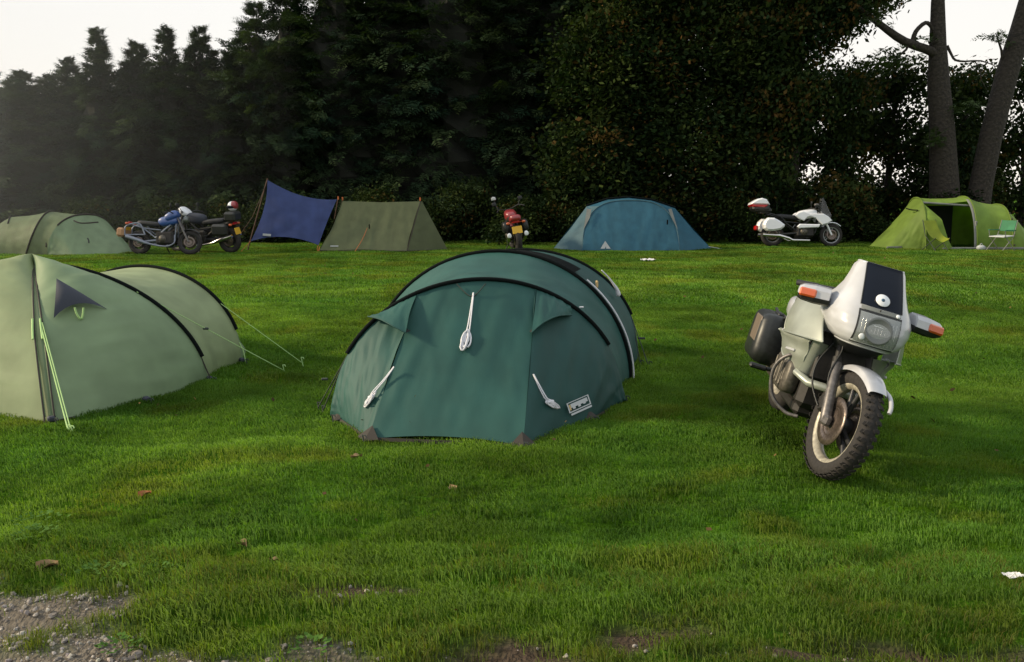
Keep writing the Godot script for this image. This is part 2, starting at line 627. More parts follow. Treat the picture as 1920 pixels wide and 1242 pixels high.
func build_gravel():
	var rng := RandomNumberGenerator.new()
	rng.seed = 41
	var mesh := rock_mesh(rng)
	var ps := []
	var cs := []
	for i in 30000:
		var x := rng.randf_range(-3.2, 2.2)
		var z := rng.randf_range(-3.5, -2.3)
		var b := bare(x, z)
		if b.x < 0.35 or rng.randf() > b.y * 0.7:
			continue
		var s := 0.0025 + 0.012 * pow(rng.randf(), 5.0)
		ps.append(Transform3D(Basis.from_euler(Vector3(rng.randf(), rng.randf() * TAU, rng.randf())).scaled(Vector3.ONE * s), Vector3(x, gh(x, z) + s * 0.15, z)))
		var g := 0.15 + 0.28 * pow(rng.randf(), 1.6)
		cs.append(Color(g * rng.randf_range(0.98, 1.08), g * rng.randf_range(0.90, 0.97), g * rng.randf_range(0.76, 0.88)))
	var mm := MultiMesh.new()
	mm.transform_format = MultiMesh.TRANSFORM_3D
	mm.use_colors = true
	mm.mesh = mesh
	mm.instance_count = ps.size()
	for i in ps.size():
		mm.set_instance_transform(i, ps[i])
		mm.set_instance_color(i, cs[i])
	var o := MultiMeshInstance3D.new()
	o.multimesh = mm
	o.material_override = M.pebble
	o.name = "gravel"
	add_child(o)
	tag(o, "grey brown gravel strewn over the bare earth at lower left", "gravel", "", "stuff")
	for i in 16:
		var x := rng.randf_range(-1.8, -0.75)
		var z := rng.randf_range(-3.2, -2.72)
		if bare(x, z).x < 0.5:
			continue
		var st := part("stone", rock_mesh(rng), M.stone)
		var s := rng.randf_range(0.012, 0.024)
		st.scale = Vector3.ONE * s
		st.rotation.y = rng.randf() * TAU
		st.position = Vector3(x, gh(x, z) + s * 0.2, z)
		tag(st, "small pale stone lying in the gravel at lower left", "stone", "stones in the gravel")

# ---------------------------------------------------------------- trees
func spray_mesh(rng: RandomNumberGenerator, n: int, w: float, droop: float) -> ArrayMesh:
	# a flat frond along +Z with side leaflets
	var vs := PackedVector3Array()
	var ns := PackedVector3Array()
	var cs := PackedColorArray()
	for i in n:
		var t := (i + 0.5) / n
		for s in [-1.0, 1.0]:
			var p := Vector3(0, -droop * t * t, t)
			var l := w * (1.15 - t) * rng.randf_range(0.7, 1.2)
			var tip := p + Vector3(s * l, rng.randf_range(-0.12, 0.06), l * rng.randf_range(0.5, 0.9))
			var d := (tip - p).normalized()
			var q := d.cross(Vector3.UP).normalized() * l * 0.2
			var nr := Vector3(rng.randf_range(-0.5, 0.5), 1.0, rng.randf_range(-0.2, 0.6)).normalized()
			var sh := rng.randf_range(0.7, 1.3)
			for v in [p - q * 0.5, p.lerp(tip, 0.55) + q, tip, p - q * 0.5, tip, p.lerp(tip, 0.5) - q]:
				vs.append(v)
				ns.append(nr)
				cs.append(Color(sh, sh, sh))
	var arr := []
	arr.resize(Mesh.ARRAY_MAX)
	arr[Mesh.ARRAY_VERTEX] = wound(vs, ns)
	arr[Mesh.ARRAY_NORMAL] = ns
	arr[Mesh.ARRAY_COLOR] = cs
	var am := ArrayMesh.new()
	am.add_surface_from_arrays(Mesh.PRIMITIVE_TRIANGLES, arr)
	return am
func leaf_mesh(rng: RandomNumberGenerator, n: int, size: float) -> ArrayMesh:
	var vs := PackedVector3Array()
	var ns := PackedVector3Array()
	var cs := PackedColorArray()
	for i in n:
		var p := Vector3(rng.randfn(), rng.randfn() * 0.7, rng.randfn()) * 0.42
		var d := Vector3(rng.randf_range(-1, 1), rng.randf_range(-0.9, 0.4), rng.randf_range(-1, 1)).normalized()
		var q := d.cross(Vector3(rng.randf_range(-1, 1), 1, rng.randf_range(-1, 1))).normalized()
		var l := size * rng.randf_range(0.7, 1.3)
		var nr := q.cross(d).normalized()
		if nr.y < 0: nr = -nr
		var sh := rng.randf_range(0.65, 1.35)
		for v in [p, p + d * l * 0.5 + q * l * 0.3, p + d * l, p, p + d * l, p + d * l * 0.5 - q * l * 0.3]:
			vs.append(v)
			ns.append(nr)
			cs.append(Color(sh, sh, sh))
	var arr := []
	arr.resize(Mesh.ARRAY_MAX)
	arr[Mesh.ARRAY_VERTEX] = wound(vs, ns)
	arr[Mesh.ARRAY_NORMAL] = ns
	arr[Mesh.ARRAY_COLOR] = cs
	var am := ArrayMesh.new()
	am.add_surface_from_arrays(Mesh.PRIMITIVE_TRIANGLES, arr)
	return am
func crown_of(ps: Array, cs: Array, mesh: ArrayMesh, m: Material, parent: Node3D, called := "crown") -> MultiMeshInstance3D:
	var mm := MultiMesh.new()
	mm.transform_format = MultiMesh.TRANSFORM_3D
	mm.use_colors = true
	mm.mesh = mesh
	mm.instance_count = ps.size()
	for i in ps.size():
		mm.set_instance_transform(i, ps[i])
		mm.set_instance_color(i, cs[i])
	var o := MultiMeshInstance3D.new()
	o.multimesh = mm
	o.material_override = m
	o.name = called
	parent.add_child(o, true)
	o.set_meta("kind", "stuff")
	return o
func conifer(rng: RandomNumberGenerator, h: float, r: float, n: int, thin_top: float) -> Node3D:
	var o := Node3D.new()
	var sh := Sh.new()
	sh.tube([Vector3(0, -0.1, 0), Vector3(0.02, h * 0.4, 0.03), Vector3(-0.03, h * 0.8, 0), Vector3(0.05, h * 0.985, 0.02)], [h * 0.017, h * 0.012, h * 0.005, 0.008], 7)
	part("trunk", sh, M.bark_dark, o)
	var ps := []
	var cs := []
	var nz := FastNoiseLite.new()
	nz.seed = rng.randi()
	nz.frequency = 1.0
	sh = Sh.new()
	var rows := []
	for i in 29:
		var t := i / 28.0 * 0.88
		var row := PackedVector3Array()
		for j in 17:
			var a := TAU * (j % 16) / 16.0
			var y := 0.1 + t * h
			var rr := r * pow(minf(1.0, (1.0 - t) * 2.1), thin_top) * 0.62 * (1.0 + 0.5 * nz.get_noise_3d(cos(a) * 1.2, y * 1.1, sin(a) * 1.2) + 0.5 * nz.get_noise_3d(cos(a) * 4.0, y * 4.0, sin(a) * 4.0)) * (0.25 if i == 28 else 1.0)
			row.append(Vector3(cos(a) * rr, y + 0.12 * nz.get_noise_3d(cos(a) * 5.0, y * 5.0, 9.0), sin(a) * rr))
		rows.append(row)
	sh.grid(rows, false, false)
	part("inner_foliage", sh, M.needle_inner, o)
	var per := 26
	for i in n / per:
		var t := minf(pow(rng.randf(), 0.85), 0.99)
		var y := 0.1 + t * h
		var a := rng.randf() * TAU
		var prof := pow(minf(1.0, (1.0 - t) * 2.1), thin_top) * (0.85 + 0.15 * minf(1.0, t * 6.0))
		var l := r * prof * rng.randf_range(0.75, 1.35) + 0.12
		var out := Vector3(cos(a), 0, sin(a))
		var side := Vector3(-sin(a), 0, cos(a))
		var rise := rng.randf_range(-0.1, 0.35) + t * 0.5
		var droop := rng.randf_range(0.15, 0.6)
		var tone := clampf(nz.get_noise_3d(cos(a) * 1.2, y * 1.1, sin(a) * 1.2) * 0.7 + rng.randf_range(0.0, 0.75), 0.0, 1.0)
		var m := int(per * (0.45 + 0.55 * minf(1.0, l / r)))
		for k in m:
			var u := sqrt((k + rng.randf()) / m)
			var w := side * rng.randf_range(-0.32, 0.32) * l * (1.1 - 0.8 * u)
			var p := Vector3(0, y, 0) + out * l * u + w + Vector3(0, l * (rise * u - droop * u * u) + rng.randf_range(-0.08, 0.05), 0)
			var d := (out + w * 1.2 / maxf(l, 0.1) + Vector3(0, rise - 2.0 * droop * u + rng.randf_range(-0.3, 0.15) + t * t * 0.8, 0) + side * rng.randf_range(-0.5, 0.5)).normalized()
			var bs := Basis.looking_at(-d, Vector3.UP) * Basis(Vector3.BACK, rng.randf_range(-0.7, 0.7))
			var sc := rng.randf_range(0.28, 0.55) * (0.55 + 0.45 * minf(1.0, l / r))
			ps.append(Transform3D(bs.scaled(Vector3.ONE * sc), p))
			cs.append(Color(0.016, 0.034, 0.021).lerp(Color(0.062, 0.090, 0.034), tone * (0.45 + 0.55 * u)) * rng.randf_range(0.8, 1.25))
	for k in 64:   # the leader
		var t := rng.randf()
		var a := rng.randf() * TAU
		var d := Vector3(cos(a), rng.randf_range(0.4, 1.6), sin(a)).normalized()
		ps.append(Transform3D(Basis.looking_at(-d, Vector3.RIGHT).scaled(Vector3.ONE * lerpf(0.40, 0.13, sqrt(t))), Vector3(0, h * lerpf(0.80, 1.03, t), 0)))
		cs.append(Color(0.04, 0.065, 0.03))
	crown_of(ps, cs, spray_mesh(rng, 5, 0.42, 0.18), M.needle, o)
	return o
func put_tree(proto: Node3D, called: String, label: String, group: String, at: Vector3, turn: float, s: Vector3) -> Node3D:
	var o: Node3D = proto.duplicate()
	o.name = numbered(called)
	add_child(o)
	o.position = at
	o.rotation.y = turn
	o.scale = s
	tag(o, label, "tree", group)
	return o
func broadleaf(rng: RandomNumberGenerator, h: float, trunk_r: float, clumps: Array, n: int, autumn: float, leaf: float, holes := -0.12) -> Node3D:
	# clumps: [centre, half sizes, density]
	var o := Node3D.new()
	var sh := Sh.new()
	var top := Vector3(rng.randf_range(-0.3, 0.3), h * 0.75, rng.randf_range(-0.3, 0.3))
	sh.tube([Vector3(0, -0.1, 0), Vector3(0.06, h * 0.25, 0.02), Vector3(-0.05, h * 0.5, 0), top], [trunk_r * 1.25, trunk_r, trunk_r * 0.7, trunk_r * 0.25], 9)
	part("trunk", sh, M.bark_dark, o)
	sh = Sh.new()
	for c in clumps:
		var e: Vector3 = c[0]
		var s := Vector3(0, clampf(e.y * 0.6, h * 0.12, h * 0.62), 0)
		var mid := s.lerp(e, 0.5) + Vector3(0, h * 0.04, 0)
		sh.tube([s, mid, e], [trunk_r * 0.34, trunk_r * 0.2, 0.02], 6)
	part("limb", sh, M.bark_dark, o)
	var ps := []
	var cs := []
	var tot := 0.0
	for c in clumps:
		tot += c[1].x * c[1].y * c[2]
	var nz := FastNoiseLite.new()
	nz.seed = rng.randi()
	nz.frequency = 1.0
	for c in clumps:
		var m := int(n * c[1].x * c[1].y * c[2] / tot)
		for i in m:
			var d := Vector3(rng.randfn(), rng.randfn(), rng.randfn()).normalized()
			var lump := 1.0 + 0.5 * nz.get_noise_3d(d.x * 2.2 + c[0].x, d.y * 2.2, d.z * 2.2 + c[0].y)
			var p: Vector3 = c[0] + d * c[1] * (0.25 + 0.75 * pow(rng.randf(), 0.5)) * lump
			if p.y < 0.05: continue
			if nz.get_noise_3d(p.x * 0.95 + 7.0, p.y * 1.15, p.z * 0.95) < holes: continue
			var s := rng.randf_range(0.6, 1.25) * leaf
			ps.append(Transform3D(Basis.from_euler(Vector3(rng.randf() * 0.8, rng.randf() * TAU, rng.randf() * 0.8)).scaled(Vector3.ONE * s), p))
			var w := 1.3 * nz.get_noise_3d(p.x * 0.9, p.y * 0.9, p.z * 0.9)
			var col := Color(0.015, 0.030, 0.012).lerp(Color(0.040, 0.056, 0.014), clampf(w + 0.4 + rng.randf_range(-0.3, 0.3), 0, 1))
			var br := nz.get_noise_3d(p.x * 0.7 + 30.0, p.y * 0.7, p.z * 0.7)
			if br + rng.randf_range(-0.25, 0.25) > 0.42 - autumn:
				col = col.lerp(Color(0.11, 0.058, 0.018), rng.randf_range(0.3, 0.9))
			cs.append(col * rng.randf_range(0.75, 1.3))
	crown_of(ps, cs, leaf_mesh(rng, 16, 0.25), M.leaf, o)
	return o
func build_trees():
	var rng := RandomNumberGenerator.new()
	rng.seed = 1234
	var protos := [conifer(rng, 7.0, 1.35, 6200, 1.2), conifer(rng, 7.0, 1.2, 6000, 1.5), conifer(rng, 7.0, 1.5, 6500, 1.05), conifer(rng, 7.0, 1.3, 6000, 1.8)]
	var tall := [conifer(rng, 13.0, 2.2, 14000, 0.8), conifer(rng, 13.0, 2.0, 14000, 0.9)]
	# x, z, height, which, label
	var row := [
		[-19.9, -30.2, 5.4, 1, "low round conifer at the very left edge of the tree row"], [-18.35, -30.6, 6.8, 1, "thin spired conifer nearest the left edge, standing apart from the row"], [-16.9, -30.4, 6.0, 2, "broad conifer just right of the leftmost spired one, with a bent ragged top"],
		[-15.5, -30.8, 6.5, 0, "conifer behind the sage tunnel tent, its top lost among bare twigs"], [-14.2, -30.4, 7.5, 3, "ragged topped conifer above the right end of the far sage tunnel tent"],
		[-13.1, -30.9, 7.1, 0, "conifer with a short blunt tip right of the ragged topped one"], [-11.95, -30.5, 7.55, 3, "conifer with a slender pointed tip behind the blue tanked motorcycle"], [-10.85, -30.8, 7.6, 0, "stout conifer with a thick bushy spire standing clear of its neighbours"],
		[-9.7, -30.4, 6.7, 1, "shorter pointed conifer in the dip of the skyline behind the black motorcycle"], [-8.9, -30.9, 7.9, 2, "conifer at the foot of the tall group, with wide drooping tips"], [-7.7, -30.5, 8.8, 0, "conifer stepping up towards the tall group, above the blue tarpaulin"]]
	for r in row:
		var s: float = r[2] / 7.0 * (0.93 if r[0] < -9.0 else 1.0)
		put_tree(protos[r[3]], "conifer", r[4], "conifers in the row behind the tents", Vector3(r[0], -0.05, r[1]), rng.randf() * TAU, Vector3(rng.randf_range(0.95, 1.15), s, rng.randf_range(0.95, 1.15)))
	var high := [[-6.0, -30.8, 11.0, 0, "tall conifer above the left end of the olive ridge tent"], [-4.0, -31.2, 13.0, 1, "tall conifer above the middle of the olive ridge tent"], [-2.0, -30.9, 13.5, 0, "tall dark conifer above the right end of the olive ridge tent"],
		[0.0, -31.2, 13.8, 1, "tall dark conifer directly behind the red motorcycle"], [2.0, -31.0, 13.2, 0, "tall dark conifer between the red motorcycle and the blue dome tent"], [4.2, -32.0, 13.0, 1, "tall conifer behind the blue dome tent, mostly hidden by broad leaves"]]
	for r in high:
		var s: float = r[2] / 13.0
		put_tree(tall[r[3]], "tall_conifer", r[4], "tall conifers in the middle of the row", Vector3(r[0], -0.05, r[1]), rng.randf() * TAU, Vector3(s, s, s))
	for i in 17:
		var x := -20.2 + i * 1.45
		var s := clampf(0.78 + 0.018 * i + maxf(0.0, (x + 8.0) * 0.12), 0.6, 1.75) * rng.randf_range(0.9, 1.05)
		put_tree(protos[(i * 3 + 1) % 4], "rear_conifer", "dark conifer of the second row, only glimpsed between the front trunks", "conifers of the hidden second row", Vector3(x, -0.05, -32.6 - rng.randf() * 0.8), rng.randf() * TAU, Vector3(1.15, s, 1.15))
	# broad leaved trees on the right
	var b1 := broadleaf(rng, 12.0, 0.3, [[Vector3(-1.8, 2.6, 0.8), Vector3(1.9, 1.6, 1.4), 1.0], [Vector3(1.2, 3.2, 1.0), Vector3(2.0, 1.7, 1.4), 1.0], [Vector3(-1.2, 5.6, 0.6), Vector3(2.3, 1.8, 1.6), 1.0], [Vector3(1.8, 6.2, 0.5), Vector3(2.2, 1.8, 1.6), 1.0],
		[Vector3(0, 8.6, 0.2), Vector3(2.6, 2.0, 2.0), 1.0], [Vector3(0.4, 11.0, 0), Vector3(2.0, 1.8, 1.8), 0.8], [Vector3(0, 1.2, 0.6), Vector3(2.4, 1.1, 1.2), 1.0]], 12500, 0.03, 0.62)
	add_tree(b1, "broadleaf_tree", "big broad leaved tree with some rusty leaves behind the blue dome tent", Vector3(4.6, -0.05, -28.6), "broad leaved trees of the row")
	var b2 := broadleaf(rng, 12.0, 0.3, [[Vector3(-1.6, 2.4, 0.6), Vector3(1.5, 1.2, 1.2), 0.9], [Vector3(1.0, 1.3, 0.8), Vector3(1.3, 0.8, 0.9), 0.5], [Vector3(-1.0, 4.6, 0.6), Vector3(1.9, 1.5, 1.5), 1.0], [Vector3(1.5, 4.6, 0.3), Vector3(1.3, 1.0, 0.8), 0.25],
		[Vector3(-0.6, 7.4, 0.3), Vector3(2.5, 1.7, 1.8), 1.0], [Vector3(1.4, 8.3, 0), Vector3(1.7, 1.3, 1.5), 0.9], [Vector3(-0.8, 10.2, 0), Vector3(2.4, 1.8, 1.8), 1.0]], 10000, 0.14, 0.62)
	add_tree(b2, "broadleaf_tree", "broad leaved tree with orange brown patches behind the white touring motorcycle", Vector3(9.2, -0.05, -28.9), "broad leaved trees of the row")
	var b3 := broadleaf(rng, 6.6, 0.12, [[Vector3(-1.2, 1.4, 0.3), Vector3(1.2, 1.0, 0.8), 0.9], [Vector3(1.0, 1.3, 0.3), Vector3(1.2, 1.0, 0.8), 0.9], [Vector3(-0.9, 3.0, 0), Vector3(1.2, 1.0, 0.7), 0.7], [Vector3(0.9, 3.2, 0), Vector3(1.2, 1.0, 0.7), 0.7], [Vector3(-0.5, 4.6, 0), Vector3(1.2, 0.8, 0.7), 0.5], [Vector3(0.8, 5.0, 0), Vector3(1.1, 0.8, 0.7), 0.4]], 2300, 0.0, 0.62, 0.06)
	var spots := [[10.1, -31.6, 0.92, "thin leafy tree behind the white touring motorcycle, low and half hidden"], [11.5, -30.2, 1.0, "thin leafy tree with sky showing through, left of the two bare trunks"], [13.6, -31.2, 1.06, "thin leafy tree seen between the two bare trunks"], [16.0, -31.0, 1.0, "thin leafy tree right of the leaning trunk at the picture edge"], [18.6, -31.5, 1.1, "leafy tree beyond the right picture edge behind the lime tent"]]
	for s in spots:
		var o: Node3D = b3.duplicate()
		add_tree(o, "leafy_tree", s[3], Vector3(s[0], -0.05, s[1]), "thin leafy trees behind the bare trunks")
		o.scale = Vector3(1.05, 1.08, 1.0) * s[2]
		o.rotation.y = rng.randf() * TAU
	# undergrowth in front of the row
	var bush := broadleaf(rng, 2.2, 0.05, [[Vector3(-0.7, 0.7, 0.1), Vector3(1.0, 0.75, 0.6), 1.0], [Vector3(0.7, 0.8, 0), Vector3(1.0, 0.85, 0.6), 1.0], [Vector3(0, 1.5, 0), Vector3(0.9, 0.7, 0.6), 1.0]], 1300, -0.1, 0.45)
	var where := ["behind the far sage tunnel tent", "behind the blue tanked motorcycle", "behind the black motorcycle with the yellow plate", "behind the blue tarpaulin", "behind the olive ridge tent", "between the olive tent and the red motorcycle", "behind the red motorcycle",
		"at the left of the blue dome tent", "behind the blue dome tent", "between the dome tent and the white motorcycle", "behind the white touring motorcycle", "left of the lime tent", "behind the lime tent"]
	for i in where.size():
		var o: Node3D = bush.duplicate()
		add_tree(o, "bush", "dark bush at the foot of the trees " + where[i], Vector3([-13.5, -11.2, -9.3, -7.4, -4.4, -1.6, 0.4, 1.7, 4.2, 6.6, 8.8, 11.3, 14.2][i], -0.05, -27.4 - 0.5 * (i % 3)), "bushes at the foot of the trees", "bush")
		o.rotation.y = rng.randf() * TAU
		o.scale = Vector3(rng.randf_range(0.9, 1.2), rng.randf_range(0.6, 0.95), 1.0)
	# the two bare trunks
	var t := thing("pine_tree", "thick straight bare trunk left of the leaning one, with a crooked side limb", "tree", Vector3(13.9, -0.05, -27.6))
	var sh := Sh.new()
	sh.tube([Vector3(0, -0.1, 0), Vector3(0, 0.5, 0), Vector3(-0.08, 1.8, 0), Vector3(-0.3, 3.6, 0), Vector3(-0.53, 5.06, 0), Vector3(-0.64, 6.2, 0), Vector3(-0.74, 7.45, 0), Vector3(-0.7, 10, 0.1), Vector3(-0.4, 14, 0.2)], [0.6, 0.5, 0.45, 0.38, 0.33, 0.25, 0.2, 0.17, 0.1], 14)
	part("trunk", sh, M.bark, t)
	sh = Sh.new()
	sh.tube(curve([Vector3(-0.55, 5.6, 0), Vector3(-0.8, 5.93, 0.1), Vector3(-1.75, 6.25, 0.15), Vector3(-2.5, 6.75, 0.1), Vector3(-3.2, 7.3, 0.0)], 3), [0.17, 0.16, 0.15, 0.14, 0.135, 0.13, 0.125, 0.12, 0.11, 0.1, 0.09, 0.07, 0.05], 8)
	sh.tube(curve([Vector3(-1.5, 6.2, 0.12), Vector3(-1.42, 6.55, 0.15), Vector3(-1.15, 6.8, 0.15), Vector3(-0.92, 6.68, 0.1), Vector3(-0.7, 6.3, 0)], 3), [0.075, 0.075, 0.072, 0.07, 0.068, 0.066, 0.064, 0.062, 0.06, 0.058, 0.056, 0.054, 0.05], 7)
	sh.tube([Vector3(-1.6, 6.2, 0.12), Vector3(-1.7, 6.0, 0.2), Vector3(-1.95, 5.8, 0.3), Vector3(-2.2, 5.4, 0.3)], [0.05, 0.04, 0.03, 0.012], 6)
	part("limb", sh, M.bark, t)
	sh = Sh.new()
	sh.tube(curve([Vector3(-0.35, 6.15, 0), Vector3(-0.2, 5.85, 0.05), Vector3(-0.1, 5.7, 0.1), Vector3(0.2, 5.66, 0.1), Vector3(0.7, 5.68, 0.1), Vector3(1.2, 5.5, 0.1)], 2), [0.05, 0.045, 0.04, 0.038, 0.036, 0.034, 0.032, 0.028, 0.024, 0.016, 0.01], 6)
	sh.tube([Vector3(0.5, 5.67, 0.1), Vector3(0.7, 5.4, 0.12), Vector3(0.72, 5.15, 0.12), Vector3(0.95, 4.8, 0.1)], [0.02, 0.018, 0.014, 0.006], 5)
	part("twig", sh, M.bark, t)
	pine_tufts(rng, t, [[Vector3(0.15, 4.2, 0.5), 0.4, 26], [Vector3(-0.7, 3.3, 0.5), 0.35, 22], [Vector3(-2.9, 7.1, 0), 0.9, 90], [Vector3(-2.1, 5.7, 0.3), 0.7, 60], [Vector3(-1.1, 6.2, 0.1), 0.35, 16], [Vector3(-0.2, 12.2, 0.2), 2.0, 420], [Vector3(-1.9, 11.2, 0), 1.5, 200]])
	t = thing("pine_tree", "bare trunk leaning right towards the picture edge behind the lime tent", "tree", Vector3(14.85, -0.05, -27.6))
	sh = Sh.new()
	sh.tube([Vector3(0, -0.1, 0), Vector3(0.02, 0.5, 0), Vector3(0.13, 1.8, 0), Vector3(0.32, 3.43, 0), Vector3(0.66, 5.38, 0), Vector3(0.95, 6.6, 0), Vector3(1.2, 8, 0), Vector3(1.7, 12, 0.2)], [0.5, 0.42, 0.35, 0.335, 0.33, 0.31, 0.26, 0.1], 14)
	part("trunk", sh, M.bark, t)
	sh = Sh.new()
	sh.tube([Vector3(0.55, 5.3, 0), Vector3(0.35, 6.0, 0.1), Vector3(0.1, 6.5, 0.15)], [0.05, 0.035, 0.012], 6)
	part("twig", sh, M.bark, t)
	pine_tufts(rng, t, [[Vector3(0.2, 6.3, 0.1), 0.35, 26], [Vector3(2.0, 11.8, 0.2), 2.0, 420], [Vector3(3.0, 10.2, 0), 1.4, 160]])
func pine_tufts(rng: RandomNumberGenerator, t: Node3D, list: Array):
	var ps := []
	var cs := []
	for l in list:
		for i in l[2]:
			var p: Vector3 = l[0] + Vector3(rng.randfn(), rng.randfn() * 0.6, rng.randfn()) * l[1] * 0.5
			ps.append(Transform3D(Basis.from_euler(Vector3(rng.randf_range(-0.8, 0.8), rng.randf() * TAU, rng.randf_range(-0.8, 0.8))).scaled(Vector3.ONE * rng.randf_range(0.25, 0.45)), p))
			cs.append(Color(0.05, 0.075, 0.03) * rng.randf_range(0.8, 1.3))
	crown_of(ps, cs, spray_mesh(rng, 6, 0.4, 0.1), M.needle, t)
func add_tree(o: Node3D, called: String, label: String, at: Vector3, group := "", cat := "tree"):
	o.name = numbered(called)
	add_child(o)
	o.position = at
	tag(o, label, cat, group)

# ---------------------------------------------------------------- tents
func hp(l: Vector3, r: Vector3, a: Vector3, e: float, t: float) -> Vector3:
	var m := (l + r) / 2.0
	return m + (l - m) * Sh.sp(cos(PI * t), e) + (a - m) * pow(maxf(sin(PI * t), 0.0), e)
func hoop(l: Vector3, r: Vector3, a: Vector3, e := 1.0, t0 := 0.0, t1 := 1.0, n := 40) -> Array:
	var out := []
	for i in n + 1:
		out.append(hp(l, r, a, e, lerpf(t0, t1, float(i) / n)))
	return out
func along(pts: Array, n := 40) -> Array:   # a polyline resampled to n + 1 points
	var len := 0.0
	for i in pts.size() - 1:
		len += pts[i].distance_to(pts[i + 1])
	var out := []
	for k in n + 1:
		var d := len * k / n
		var i := 0
		while i < pts.size() - 2 and d > pts[i].distance_to(pts[i + 1]):
			d -= pts[i].distance_to(pts[i + 1])
			i += 1
		out.append(pts[i].lerp(pts[i + 1], clampf(d / maxf(pts[i].distance_to(pts[i + 1]), 1e-5), 0.0, 1.0)))
	return out
func fabric(a: Array, b: Array, c: Vector3, sag := 0.0, wr := 0.006, rows := 22, fi := 0.16, fv := 0.9, sd := 0.0) -> Sh:
	var sh := Sh.new()
	var g := []
	for v in rows + 1:
		var f := float(v) / rows
		var row := PackedVector3Array()
		for i in a.size():
			var p: Vector3 = a[i].lerp(b[i], f)
			var d := (p - c).normalized()
			var k := 4.0 * f * (1.0 - f)
			var w := na.get_noise_2d(i * fi * 100.0 + sd * 37.0 + f * 25.0, f * fv * 30.0 + sd * 11.0) + 0.8 * (0.25 - absf(nb.get_noise_2d(i * fi * 70.0 - f * 40.0 + sd * 13.0, f * fv * 55.0 + i * fi * 20.0))) + 0.35 * nb.get_noise_2d(i * fi * 190.0 + f * 60.0 + sd, f * fv * 40.0)
			row.append(p + d * (sag * k + wr * sqrt(k) * w))
		g.append(row)
	sh.grid(g)
	return sh
func sleeve(pts: Array, r: float, out := 0.0, c := Vector3()) -> Sh:
	var sh := Sh.new()
	var q := []
	for p in pts:
		q.append(p + (p - c).normalized() * out)
	sh.tube(q, r, 8)
	return sh
func curve(pts: Array, n := 6) -> Array:
	var out := []
	for i in pts.size() - 1:
		var p0: Vector3 = pts[maxi(i - 1, 0)]
		var p3: Vector3 = pts[mini(i + 2, pts.size() - 1)]
		for k in n:
			out.append((pts[i] as Vector3).cubic_interpolate(pts[i + 1], p0, p3, float(k) / n))
	out.append(pts[-1])
	return out
func cord(called: String, pts: Array, r: float, m: Material, parent: Node, n := 6) -> MeshInstance3D:
	var sh := Sh.new()
	sh.tube(curve(pts, n), r, 5)
	return part(called, sh, m, parent)
func peg(parent: Node, p: Vector3, m: Material):
	var sh := Sh.new()
	sh.tube([p + Vector3(0, 0.05, 0), p + Vector3(0.02, -0.05, 0.01)], 0.005, 5)
	sh.tube([p + Vector3(0, 0.045, 0), p + Vector3(0.02, 0.05, 0.012), p + Vector3(0.03, 0.035, 0.018)], 0.004, 5)
	part("peg", sh, m, parent)
func bundle(parent: Node, pts: Array, r: float):   # a hank of white guy line hanging on the cloth
	for k in [-1.0, 1.0]:
		var q := []
		for i in 4:
			var p: Vector3 = pts[i] if i < 3 else pts[3].lerp(pts[4], 0.5).lerp(pts[2], 0.5)
			q.append(p + Vector3(0.006 * k * (0.3 + 0.5 * i), 0.0, 0.002 * k))
		cord("guy_line", q, r * 0.62, M.cord_white, parent)
	var e: Vector3 = pts[2]
	var sh := Sh.new()
	var rng := RandomNumberGenerator.new()
	rng.seed = int(absf(e.x) * 1000.0)
	var ctr: Vector3 = pts[3].lerp(pts[4], 0.5)
	var u: Vector3 = e - ctr
	var s: Vector3 = (pts[5] - ctr) * 0.75
	for k in 6:
		var w := rng.randf_range(0.55, 1.0)
		var of := u * rng.randf_range(-0.25, 0.15) + s * rng.randf_range(-0.5, 0.5)
		var tw := rng.randf_range(-0.5, 0.5)
		var q := []
		for i in 13:
			var a := TAU * i / 12.0
			q.append(ctr + of + u * (cos(a + tw) * w * 0.75) + s * (sin(a) * w * rng.randf_range(0.6, 1.0)) + Vector3(0, 0, 0.004 * k + rng.randf() * 0.006))
		sh.tube(q, r * 0.8, 5)
	sh.tube([ctr + u * 0.25 - s * 0.6, ctr + u * 0.35 + s * 0.6], r * 1.9, 6)
	part("guy_line_hank", sh, M.cord_white, parent)

